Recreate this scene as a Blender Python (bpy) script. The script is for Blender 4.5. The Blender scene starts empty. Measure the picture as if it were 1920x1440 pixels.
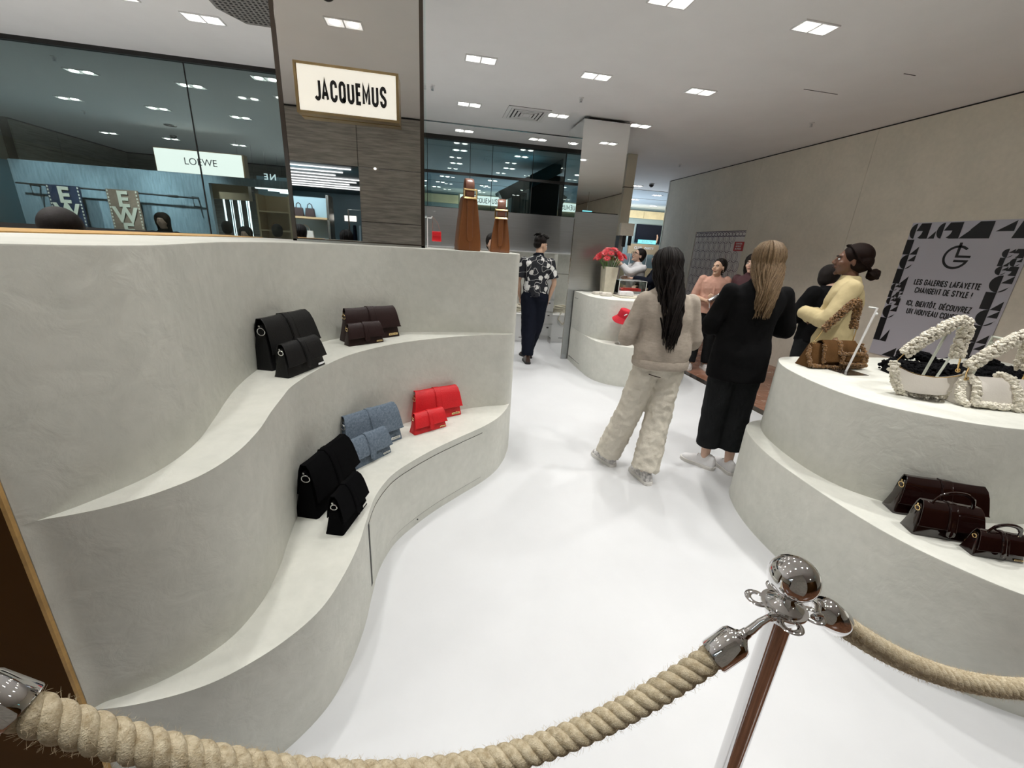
import bpy, math, random
import numpy as np
from mathutils import Vector, Matrix, noise as mnoise
random.seed(7)
S = bpy.context.scene
COL = S.collection
PI = math.pi
R = math.radians

# ------------------------------------------------------------------ camera
F_PX = 768.0
cam_d = bpy.data.cameras.new('camera')
cam_d.sensor_fit = 'HORIZONTAL'
cam_d.sensor_width = 36.0
cam_d.lens = 36.0 * F_PX / 1920.0
cam_d.clip_start = 0.02
cam_d.clip_end = 200
cam = bpy.data.objects.new('camera', cam_d)
COL.objects.link(cam)
pit, rol, yaw = R(18.57), R(3.55), R(11.4)
fw = Vector((0, math.cos(pit), -math.sin(pit)))
up = Vector((0, math.sin(pit), math.cos(pit)))
rt = Vector((1, 0, 0))
r2 = rt * math.cos(rol) + up * math.sin(rol)
u2 = -rt * math.sin(rol) + up * math.cos(rol)
M3 = Matrix((r2, u2, -fw)).transposed()
M3 = Matrix.Rotation(-yaw, 3, 'Z') @ M3
cam.matrix_world = Matrix.Translation((0, 0, 1.62)) @ M3.to_4x4()
S.camera = cam

# ------------------------------------------------------------------ world and exposure
W = bpy.data.worlds.new('world')
S.world = W
W.use_nodes = True
W.node_tree.nodes['Background'].inputs[0].default_value = (0.86, 0.93, 1.0, 1)
W.node_tree.nodes['Background'].inputs[1].default_value = 0.5
S.view_settings.view_transform = 'Standard'
S.view_settings.look = 'None'
S.view_settings.gamma = 1.0
S.view_settings.use_curve_mapping = False
S.view_settings.exposure = 0.30
S.cycles.use_denoising = True
S.cycles.adaptive_threshold = 0.02
S.cycles.max_bounces = 10
S.cycles.diffuse_bounces = 6
S.cycles.glossy_bounces = 5
S.cycles.transmission_bounces = 6
S.cycles.transparent_max_bounces = 10
S.cycles.caustics_reflective = False
S.cycles.caustics_refractive = False
S.cycles.sample_clamp_indirect = 4.0

SPOT_W = 58.0          # each twin downlight
CEIL = 3.30

def spot(loc, watts, color=(1, 0.985, 0.955), angle=92, blend=1.0, rad=0.05, target=None):
    d = bpy.data.lights.new('downlight_or_fill_beam', 'SPOT')
    d.energy = watts
    d.color = color
    d.spot_size = R(angle)
    d.spot_blend = blend
    d.shadow_soft_size = rad
    o = bpy.data.objects.new('downlight_or_fill_beam', d)
    COL.objects.link(o)
    o.location = loc
    if target is not None:
        o.rotation_euler = (Vector(target) - Vector(loc)).to_track_quat('-Z', 'Y').to_euler()
    return o

def area(loc, size, watts, color=(1, 1, 1), target=None):
    d = bpy.data.lights.new('area_fill', 'AREA')
    d.shape = 'RECTANGLE'
    d.size, d.size_y = size
    d.energy = watts
    d.color = color
    o = bpy.data.objects.new('area_fill', d)
    COL.objects.link(o)
    o.location = loc
    if target is not None:
        o.rotation_euler = (Vector(target) - Vector(loc)).to_track_quat('-Z', 'Y').to_euler()
    return o

# shop downlight grid: columns X, rows Y
GX = (-1.92, -0.73, 0.45, 1.62, 2.80)
GRID = [(x, y) for y in (-4.0, -2.2) for x in (-1.92, 0.45, 2.80)]
GRID += [(x, y) for y in (0.5, 1.9, 3.3, 4.71, 6.1) for x in GX]
GRID += [(0.48, 7.43), (1.68, 7.45)]
FAR = [(-4.15, 6.7), (-3.0, 6.74), (-5.28, 8.14), (-4.14, 8.16), (-3.0, 8.17), (-6.41, 10.73), (-5.3, 10.71), (-4.03, 10.69),
       (-1.7, 8.2), (-1.7, 10.7)]  # downlights added at the shop grid's mirrored positions, in place of glass reflections
MALL = [(6.51, 12.32), (6.47, 13.69), (7.82, 14.96), (5.2, 11.0), (0.5, 8.9), (1.7, 8.9), (0.5, 10.3), (1.7, 10.3),
        (0.3, 12.4), (1.6, 12.4), (0.2, 13.6), (1.5, 13.6), (0.1, 14.8), (1.4, 14.8), (2.9, 13.0), (-0.9, 12.4), (-1.0, 13.8), (6.9, 15.6), (8.3, 13.6)]
for i, (x, y) in enumerate(GRID):
    spot((x, y, CEIL - 0.035), 94 if x == 2.80 else SPOT_W, angle=128 if x == 2.80 else 92)
SIDE_FILL = [(x, y) for y in (0.5, 1.9, 3.3, 4.71) for x in (-3.1, -4.3, -5.5)]  # unseen lamps added off frame to raise floor bounce, no fittings
for (x, y) in SIDE_FILL:
    spot((x, y, CEIL - 0.035), 100, angle=120)
for (x, y) in FAR:
    spot((x, y, CEIL - 0.035), 35, (0.9, 0.96, 1.0))
for (x, y) in MALL[:4] + [MALL[5], MALL[8], MALL[9], MALL[14], MALL[18]]:
    spot((x, y, CEIL - 0.035), 45, (0.8, 0.92, 1.0), 150)
area((5.0, 15.0, 2.5), (9, 0.3), 55, (1, 0.86, 0.6), (5.0, 16.0, 3.1))  # area lamp added to light the gilded fascia, no cove there
for x_ in (-6.7, -5.5, -4.6):
    spot((x_, 7.9, CEIL-0.03), 230, (0.85, 0.95, 1.0), 60, 0.8, 0.05, (x_, 9.5, 1.9))  # spots added to brighten the blue boutique wall, no fittings
area((5.0, 13.8, 1.2), (6, 2.5), 120, (0.78, 0.89, 1.0), (5.0, 13.8, 3.3))  # unseen upward area lamp added to brighten the far hall ceiling

# ------------------------------------------------------------------ materials
def nodes_of(m):
    m.use_nodes = True
    nt = m.node_tree
    return nt, nt.nodes['Principled BSDF']

def mat(name, col, rough=0.5, metal=0.0, var=0.0, scale=6.0, bump=0.0, bscale=40.0, stretch=None, spec=None, col2=None,
        detail=5.0, coat=0.0, sheen=0.0, emit=None, es=0.0, dist=0.02):
    m = bpy.data.materials.new(name)
    nt, b = nodes_of(m)
    b.inputs['Base Color'].default_value = (*col, 1)
    b.inputs['Roughness'].default_value = rough
    b.inputs['Metallic'].default_value = metal
    if spec is not None:
        b.inputs['Specular IOR Level'].default_value = spec
    if coat:
        b.inputs['Coat Weight'].default_value = coat
        b.inputs['Coat Roughness'].default_value = 0.05
    if sheen:
        b.inputs['Sheen Weight'].default_value = sheen
    if emit is not None:
        b.inputs['Emission Color'].default_value = (*emit, 1)
        b.inputs['Emission Strength'].default_value = es
    if var or bump or col2:
        tc = nt.nodes.new('ShaderNodeTexCoord')
        mp = nt.nodes.new('ShaderNodeMapping')
        nt.links.new(tc.outputs['Object'], mp.inputs['Vector'])
        if stretch:
            mp.inputs['Scale'].default_value = stretch
    if var or col2:
        n = nt.nodes.new('ShaderNodeTexNoise')
        n.inputs['Scale'].default_value = scale
        n.inputs['Detail'].default_value = detail
        n.inputs['Roughness'].default_value = 0.6
        nt.links.new(mp.outputs[0], n.inputs['Vector'])
        cr = nt.nodes.new('ShaderNodeValToRGB')
        c2 = col2 if col2 else tuple(min(1, c * (1 + var)) for c in col)
        c1 = col if col2 else tuple(c * (1 - var) for c in col)
        cr.color_ramp.elements[0].color = (*c1, 1)
        cr.color_ramp.elements[1].color = (*c2, 1)
        cr.color_ramp.elements[0].position = 0.32
        cr.color_ramp.elements[1].position = 0.68
        nt.links.new(n.outputs[0], cr.inputs[0])
        nt.links.new(cr.outputs[0], b.inputs['Base Color'])
    if bump:
        n2 = nt.nodes.new('ShaderNodeTexNoise')
        n2.inputs['Scale'].default_value = bscale
        n2.inputs['Detail'].default_value = 6
        nt.links.new(mp.outputs[0], n2.inputs['Vector'])
        bp = nt.nodes.new('ShaderNodeBump')
        bp.inputs['Strength'].default_value = bump
        bp.inputs['Distance'].default_value = dist
        nt.links.new(n2.outputs[0], bp.inputs['Height'])
        nt.links.new(bp.outputs[0], b.inputs['Normal'])
    return m

def emis(name, col, s):
    m = bpy.data.materials.new(name)
    m.use_nodes = True
    nt = m.node_tree
    nt.nodes.remove(nt.nodes['Principled BSDF'])
    e = nt.nodes.new('ShaderNodeEmission')
    e.inputs[0].default_value = (*col, 1)
    e.inputs[1].default_value = s
    nt.links.new(e.outputs[0], nt.nodes['Material Output'].inputs[0])
    return m

def glassmat(name, tint, refl=0.06):
    m = bpy.data.materials.new(name)
    m.use_nodes = True
    nt = m.node_tree
    nt.nodes.remove(nt.nodes['Principled BSDF'])
    t = nt.nodes.new('ShaderNodeBsdfTransparent')
    t.inputs[0].default_value = (*tint, 1)
    g = nt.nodes.new('ShaderNodeBsdfGlossy')
    g.inputs['Roughness'].default_value = 0.01
    g.inputs[0].default_value = (0.9, 0.97, 0.96, 1)
    lw = nt.nodes.new('ShaderNodeFresnel')
    lw.inputs[0].default_value = 1.5
    ad = nt.nodes.new('ShaderNodeMath'); ad.operation = 'ADD'; ad.inputs[1].default_value = refl - 0.04
    nt.links.new(lw.outputs[0], ad.inputs[0])
    mx = nt.nodes.new('ShaderNodeMixShader')
    nt.links.new(ad.outputs[0], mx.inputs[0])
    nt.links.new(t.outputs[0], mx.inputs[1])
    nt.links.new(g.outputs[0], mx.inputs[2])
    nt.links.new(mx.outputs[0], nt.nodes['Material Output'].inputs[0])
    return m

def plaster(name, c, v=0.12, bump=0.38):
    m = bpy.data.materials.new(name)
    nt, b = nodes_of(m)
    b.inputs['Roughness'].default_value = 0.62
    tc = nt.nodes.new('ShaderNodeTexCoord')
    n1 = nt.nodes.new('ShaderNodeTexNoise'); n1.inputs['Scale'].default_value = 2.6; n1.inputs['Detail'].default_value = 8; n1.inputs['Roughness'].default_value = 0.62; n1.inputs['Distortion'].default_value = 0.4
    n2 = nt.nodes.new('ShaderNodeTexNoise'); n2.inputs['Scale'].default_value = 22; n2.inputs['Detail'].default_value = 7
    n3 = nt.nodes.new('ShaderNodeTexNoise'); n3.inputs['Scale'].default_value = 14; n3.inputs['Detail'].default_value = 9; n3.inputs['Distortion'].default_value = 0.5
    for n in (n1, n2, n3):
        nt.links.new(tc.outputs['Object'], n.inputs['Vector'])
    cr = nt.nodes.new('ShaderNodeValToRGB')
    cr.color_ramp.elements[0].position = 0.3; cr.color_ramp.elements[1].position = 0.72
    cr.color_ramp.elements[0].color = (c[0]*(1-v), c[1]*(1-v*0.9), c[2]*(1-v*1.0), 1)
    cr.color_ramp.elements[1].color = (c[0]*(1+v), c[1]*(1+v*0.95), c[2]*(1+v*0.9), 1)
    mxx = nt.nodes.new('ShaderNodeMath'); mxx.operation = 'MULTIPLY_ADD'; mxx.inputs[1].default_value = 0.35
    nt.links.new(n2.outputs[0], mxx.inputs[0])
    m2 = nt.nodes.new('ShaderNodeMath'); m2.operation = 'MULTIPLY'; m2.inputs[1].default_value = 0.65
    nt.links.new(n1.outputs[0], m2.inputs[0])
    nt.links.new(m2.outputs[0], mxx.inputs[2])
    nt.links.new(mxx.outputs[0], cr.inputs[0])
    nt.links.new(cr.outputs[0], b.inputs['Base Color'])
    bp = nt.nodes.new('ShaderNodeBump'); bp.inputs['Strength'].default_value = bump; bp.inputs['Distance'].default_value = 0.012
    nt.links.new(n3.outputs[0], bp.inputs['Height'])
    nt.links.new(bp.outputs[0], b.inputs['Normal'])
    return m

M = {}
M['plaster'] = plaster('sage_grey_plaster', (0.60, 0.60, 0.55), 0.11)
M['wall'] = plaster('beige_wall_plaster', (0.80, 0.75, 0.645), 0.10, 0.15)
M['floor'] = mat('white_resin_floor', (0.59, 0.598, 0.61), 0.36, 0, 0.035, 1.6, 0.04, 12)
M['ceiling'] = mat('white_ceiling_paint', (0.87, 0.865, 0.86), 0.8, 0, 0.02, 2)
M['mall_ceiling'] = mat('cool_lit_ceiling', (0.50, 0.57, 0.62), 0.7, 0, 0.02, 2)  # blue tint put into the colour for bluish lamp light
M['dark'] = mat('black_shadow_gap', (0.012, 0.011, 0.01), 0.6)
M['black'] = mat('matte_black', (0.008, 0.008, 0.009), 0.5)
M['marble'] = mat('red_brown_marble', (0.22, 0.095, 0.055), 0.2, 0, 0, 3.0, 0, 40, None, None, (0.34, 0.16, 0.10), 8)
M['marble_rear'] = mat('dark_brown_marble', (0.07, 0.030, 0.016), 0.2, 0, 0, 3.0, 0, 40, None, None, (0.14, 0.065, 0.035), 8)
M['marble_dark'] = mat('near_black_marble', (0.03, 0.026, 0.022), 0.2, 0, 0.3, 8)
M['trav'] = mat('grey_brown_travertine', (0.20, 0.185, 0.165), 0.45, 0, 0, 3.0, 0.1, 30, (1.2, 1.2, 16), None, (0.42, 0.40, 0.36), 8)
M['mirror_bronze'] = mat('bronze_tinted_mirror', (0.70, 0.69, 0.67), 0.015, 1.0)
M['mirror'] = mat('clear_mirror', (0.86, 0.87, 0.86), 0.01, 1.0)
M['steel'] = mat('brushed_steel', (0.55, 0.57, 0.59), 0.30, 1.0, 0.06, 3, 0.05, 60, (1, 1, 30))
M['steel_l'] = mat('satin_steel_trim', (0.52, 0.51, 0.49), 0.22, 1.0)
M['bronze'] = mat('dark_bronze_trim', (0.12, 0.10, 0.085), 0.25, 1.0)
M['brass'] = mat('dull_brass_frame', (0.42, 0.31, 0.16), 0.3, 1.0, 0.1, 10)
M['gold'] = mat('polished_gold', (0.85, 0.62, 0.30), 0.16, 1.0)
M['silver'] = mat('polished_silver', (0.8, 0.8, 0.8), 0.12, 1.0)
M['chrome'] = mat('polished_chrome', (0.74, 0.73, 0.73), 0.035, 1.0)
M['wood_edge'] = mat('light_plywood_edge', (0.50, 0.30, 0.10), 0.6, 0, 0.18, 25, 0.1, 60)
M['wood_dark'] = mat('dark_brown_side_panel', (0.060, 0.026, 0.006), 0.9, 0, 0.12, 3, spec=0.1)
M['glass_left'] = glassmat('green_tinted_glass', (0.66, 0.73, 0.72), 0.07)
M['glass_back'] = glassmat('teal_tinted_glass', (0.60, 0.70, 0.70), 0.07)
M['acrylic'] = glassmat('clear_acrylic', (0.94, 0.96, 0.96), 0.05)
M['acrylic_rod'] = mat('pale_green_acrylic', (0.50, 0.53, 0.46), 0.15)
M['white'] = mat('white_paint', (0.80, 0.80, 0.79), 0.45)
M['white_gloss'] = mat('white_lacquer', (0.82, 0.82, 0.81), 0.2)
M['lamp'] = emis('lamp_glow', (1.0, 0.97, 0.9), 14.0)
M['reflector'] = emis('glowing_lamp_reflector', (1.0, 0.97, 0.93), 1.1)  # emission stands in for lamp light falling on the tray
M['led'] = emis('cool_led', (0.75, 0.92, 1.0), 3.5)
M['ledw'] = emis('white_led', (0.95, 0.98, 1.0), 2.6)
M['sign_face'] = mat('lit_sign_face', (0.8, 0.78, 0.7), 0.5, 0, 0, 1, 0, 1, None, None, None, 1, 0, 0, (1.0, 0.95, 0.83), 0.50)
M['sign_face2'] = emis('bright_sign_face', (1.0, 0.98, 0.92), 1.7)
M['cyan_sign'] = emis('cyan_sign_face', (0.25, 0.85, 0.95), 1.1)
M['letter'] = mat('black_lettering', (0.01, 0.01, 0.012), 0.4)
M['letter_grey'] = mat('grey_lettering', (0.18, 0.18, 0.18), 0.4)
M['letter_white'] = emis('glowing_white_lettering', (0.85, 0.97, 1.0), 1.2)
M['poster'] = mat('lilac_grey_poster', (0.56, 0.56, 0.63), 0.5)
M['hoard'] = mat('pale_hoarding_print', (0.78, 0.74, 0.71), 0.5)
M['hoard_line'] = mat('aubergine_printed_line', (0.10, 0.055, 0.09), 0.5)
M['red_sign'] = mat('red_notice', (0.50, 0.03, 0.03), 0.5)
M['blue_wall'] = mat('blue_green_brushed_wall', (0.14, 0.20, 0.24), 0.35, 0, 0, 5.0, 0.1, 20, (6, 6, 0.9), None, (0.30, 0.38, 0.42), 9)
M['blue_side'] = mat('dark_teal_wall', (0.03, 0.10, 0.13), 0.4, 0, 0.1, 3)
M['gold_band'] = mat('gilded_fascia', (0.70, 0.62, 0.42), 0.35, 0.3, 0.12, 2.5)
M['teal'] = mat('teal_fascia', (0.22, 0.30, 0.34), 0.4)
M['tan'] = mat('tan_board', (0.38, 0.27, 0.16), 0.5)
M['oak'] = mat('light_oak_board', (0.50, 0.36, 0.20), 0.45, 0, 0.12, 6, 0, 1, (1, 1, 14))
M['cream'] = mat('cream_panel', (0.62, 0.58, 0.47), 0.5, 0, 0.05, 3)
M['shelf_blue'] = mat('pale_blue_backboard', (0.42, 0.60, 0.68), 0.5)
M['leather_k'] = mat('black_grained_leather', (0.006, 0.006, 0.0065), 0.42, 0, 0, 1, 0.25, 180, dist=0.004, spec=0.3)
M['suede_k'] = mat('black_suede', (0.003, 0.003, 0.0035), 0.9, 0, 0, 1, 0.1, 200, spec=0.05)
M['leather_br'] = mat('dark_brown_leather', (0.022, 0.009, 0.0085), 0.42, 0, 0, 1, 0.2, 160, dist=0.004, spec=0.3)
M['denim'] = mat('washed_blue_denim', (0.10, 0.135, 0.18), 0.9, 0, 0, 95, 0.3, 300, None, 0.2, (0.19, 0.235, 0.29), 6)
M['red_l'] = mat('red_satin_leather', (0.62, 0.006, 0.012), 0.5, 0, 0.08, 10, 0.15, 160)
M['red_f'] = mat('red_canvas', (0.50, 0.006, 0.022), 0.8, 0, 0.06, 12, 0.2, 200)
M['patent'] = mat('dark_brown_patent_leather', (0.012, 0.0035, 0.003), 0.09, 0, 0, 1, 0, 1, None, 0.6, None, 1, 0.6)
M['caramel'] = mat('caramel_leather', (0.27, 0.095, 0.028), 0.42, 0, 0.08, 9, 0.12, 120)
M['strap_br'] = mat('brown_strap_leather', (0.30, 0.13, 0.085), 0.35, 0, 0.08, 9)
M['fur_br'] = mat('tan_brown_shearling', (0.13, 0.062, 0.018), 0.95, 0, 0, 60, 0.5, 220, None, 0.1, (0.28, 0.145, 0.045), 4, 0, 0.4)
M['suede_br'] = mat('tan_brown_suede', (0.095, 0.047, 0.017), 0.9, 0, 0.12, 14, 0.2, 200, None, 0.1)
M['fur_w'] = mat('cream_curly_shearling', (0.74, 0.70, 0.60), 0.95, 0, 0.10, 40, 0.4, 180, None, 0.1)
M['white_l'] = mat('cream_smooth_leather', (0.66, 0.62, 0.56), 0.42, 0, 0.03, 6, 0.06, 140)
M['fur_k'] = mat('black_shearling', (0.006, 0.006, 0.007), 0.95, 0, 0, 1, 0.5, 150, None, 0.1)
M['rope'] = mat('twisted_hemp_rope', (0.40, 0.32, 0.20), 0.9, 0, 0, 90, 0.9, 420, None, 0.15, (0.68, 0.60, 0.44), 6, dist=0.003)
M['fuzz'] = mat('hemp_fibres', (0.60, 0.50, 0.34), 0.9)
M['vase'] = mat('cream_stone_vase', (0.58, 0.54, 0.43), 0.6, 0, 0.08, 12)
M['stem'] = mat('green_stem', (0.10, 0.22, 0.05), 0.5)
M['petal'] = mat('red_petal', (0.42, 0.004, 0.012), 0.5, 0, 0.2, 30)
M['petal_c'] = mat('dark_red_petal_centre', (0.28, 0.01, 0.02), 0.6)
M['skin'] = mat('warm_skin', (0.62, 0.40, 0.28), 0.5, 0, 0.04, 20)
M['skin_l'] = mat('light_skin', (0.62, 0.40, 0.30), 0.5, 0, 0.04, 20)
M['skin_d'] = mat('dark_brown_skin', (0.13, 0.06, 0.035), 0.45, 0, 0.05, 20)
M['eye'] = mat('eye_white', (0.7, 0.7, 0.7), 0.3)
M['iris'] = mat('dark_iris', (0.02, 0.012, 0.008), 0.2)
M['lips'] = mat('muted_lips', (0.40, 0.14, 0.12), 0.5)
M['hair_k'] = mat('black_brown_hair', (0.004, 0.003, 0.003), 0.5, 0, 0, 60, 0.4, 90, (8, 8, 0.6), 0.22, (0.013, 0.008, 0.006), 4)
M['hair_bl'] = mat('dark_blond_hair', (0.06, 0.034, 0.016), 0.5, 0, 0, 40, 0.4, 90, (8, 8, 0.6), 0.3, (0.27, 0.18, 0.095), 4)
M['hair_br'] = mat('auburn_brown_hair', (0.004, 0.002, 0.0015), 0.55, 0, 0, 40, 0.3, 90, (8, 8, 0.6), 0.12, (0.014, 0.005, 0.003), 4)
M['knit'] = mat('oatmeal_knit', (0.46, 0.40, 0.335), 0.95, 0, 0.10, 30, 0.5, 260, (1, 1, 2.5), 0.1)
M['linen'] = mat('beige_linen', (0.60, 0.56, 0.48), 0.9, 0, 0.05, 12, 0.25, 160, None, 0.1)
M['wool_k'] = mat('black_wool', (0.0055, 0.0055, 0.006), 0.95, 0, 0, 1, 0.1, 160, None, 0.1)
M['velvet_k'] = mat('charcoal_trousers', (0.012, 0.013, 0.014), 0.9, 0, 0.2, 8, 0.2, 60, None, 0.15)
M['navy'] = mat('navy_cloth', (0.006, 0.008, 0.016), 0.85, 0, 0.1, 12, 0.1, 120, None, 0.15)
M['blazer'] = mat('pale_yellow_blazer', (0.52, 0.43, 0.24), 0.8, 0, 0.05, 10, 0.1, 160, None, 0.2)
M['peach'] = mat('peach_linen_shirt', (0.62, 0.36, 0.28), 0.85, 0, 0.06, 14, 0.2, 120, None, 0.2)
M['maroon'] = mat('dark_maroon_top', (0.05, 0.012, 0.016), 0.8)
M['shirt_w'] = mat('white_pinstripe_shirt', (0.75, 0.75, 0.77), 0.8, 0, 0.04, 20)
M['shoe_w'] = mat('white_sneaker_leather', (0.72, 0.71, 0.72), 0.45, 0, 0.05, 30)
M['shoe_mix'] = mat('white_grey_mesh_sneaker', (0.30, 0.29, 0.29), 0.7, 0, 0, 45, 0, 1, None, 0.3, (0.75, 0.73, 0.71), 3)
M['shoe_br'] = mat('dark_brown_shoe_leather', (0.035, 0.014, 0.008), 0.3)
M['rubber'] = mat('off_white_rubber', (0.60, 0.58, 0.55), 0.6)
M['bottle'] = mat('steel_bottle', (0.55, 0.55, 0.58), 0.25, 1.0)
M['scarf_n'] = mat('navy_knit_scarf', (0.012, 0.022, 0.055), 0.95, 0, 0.2, 30)
M['scarf_t'] = mat('taupe_knit_scarf', (0.22, 0.15, 0.11), 0.95, 0, 0.2, 30)
M['dots'] = mat('perforated_grille', (0.22, 0.21, 0.20), 0.7, 0, 0.3, 60)

def floral():
    m = bpy.data.materials.new('black_white_floral_print')
    nt, b = nodes_of(m)
    b.inputs['Roughness'].default_value = 0.85
    tc = nt.nodes.new('ShaderNodeTexCoord')
    v = nt.nodes.new('ShaderNodeTexVoronoi'); v.inputs['Scale'].default_value = 9.5
    n = nt.nodes.new('ShaderNodeTexNoise'); n.inputs['Scale'].default_value = 22
    ad = nt.nodes.new('ShaderNodeMixRGB'); ad.blend_type = 'ADD'; ad.inputs[0].default_value = 0.07
    nt.links.new(tc.outputs['Object'], n.inputs['Vector'])
    nt.links.new(tc.outputs['Object'], ad.inputs[1]); nt.links.new(n.outputs[1], ad.inputs[2])
    nt.links.new(ad.outputs[0], v.inputs['Vector'])
    lt = nt.nodes.new('ShaderNodeMath'); lt.operation = 'LESS_THAN'; lt.inputs[1].default_value = 0.36
    nt.links.new(v.outputs['Distance'], lt.inputs[0])
    n3 = nt.nodes.new('ShaderNodeTexNoise'); n3.inputs['Scale'].default_value = 12; n3.inputs['Detail'].default_value = 0
    nt.links.new(tc.outputs['Object'], n3.inputs['Vector'])
    s1 = nt.nodes.new('ShaderNodeMath'); s1.operation = 'SUBTRACT'; s1.inputs[1].default_value = 0.5
    nt.links.new(n3.outputs[0], s1.inputs[0])
    ab = nt.nodes.new('ShaderNodeMath'); ab.operation = 'ABSOLUTE'; nt.links.new(s1.outputs[0], ab.inputs[0])
    l2 = nt.nodes.new('ShaderNodeMath'); l2.operation = 'LESS_THAN'; l2.inputs[1].default_value = 0.012
    nt.links.new(ab.outputs[0], l2.inputs[0])
    mx = nt.nodes.new('ShaderNodeMath'); mx.operation = 'MAXIMUM'
    nt.links.new(lt.outputs[0], mx.inputs[0]); nt.links.new(l2.outputs[0], mx.inputs[1])
    cr = nt.nodes.new('ShaderNodeMixRGB')
    cr.inputs[1].default_value = (0.008, 0.009, 0.014, 1); cr.inputs[2].default_value = (0.68, 0.68, 0.66, 1)
    nt.links.new(mx.outputs[0], cr.inputs[0]); nt.links.new(cr.outputs[0], b.inputs['Base Color'])
    return m
M['floral'] = floral()

def marble_veined():
    m = M['marble']
    nt = m.node_tree
    b = nt.nodes['Principled BSDF']
    src = b.inputs['Base Color'].links[0].from_socket
    tc = nt.nodes.new('ShaderNodeTexCoord')
    n = nt.nodes.new('ShaderNodeTexNoise'); n.inputs['Scale'].default_value = 2.3; n.inputs['Detail'].default_value = 3; n.inputs['Distortion'].default_value = 1.2
    nt.links.new(tc.outputs['Object'], n.inputs['Vector'])
    s1 = nt.nodes.new('ShaderNodeMath'); s1.operation = 'SUBTRACT'; s1.inputs[1].default_value = 0.5
    nt.links.new(n.outputs[0], s1.inputs[0])
    ab = nt.nodes.new('ShaderNodeMath'); ab.operation = 'ABSOLUTE'; nt.links.new(s1.outputs[0], ab.inputs[0])
    cr = nt.nodes.new('ShaderNodeValToRGB')
    cr.color_ramp.elements[0].position = 0.0; cr.color_ramp.elements[0].color = (0.8, 0.8, 0.8, 1)
    cr.color_ramp.elements[1].position = 0.012; cr.color_ramp.elements[1].color = (0, 0, 0, 1)
    nt.links.new(ab.outputs[0], cr.inputs[0])
    mx = nt.nodes.new('ShaderNodeMixRGB')
    mx.inputs[2].default_value = (0.55, 0.42, 0.34, 1)
    nt.links.new(cr.outputs[0], mx.inputs[0]); nt.links.new(src, mx.inputs[1]); nt.links.new(mx.outputs[0], b.inputs['Base Color'])
marble_veined()

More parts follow.
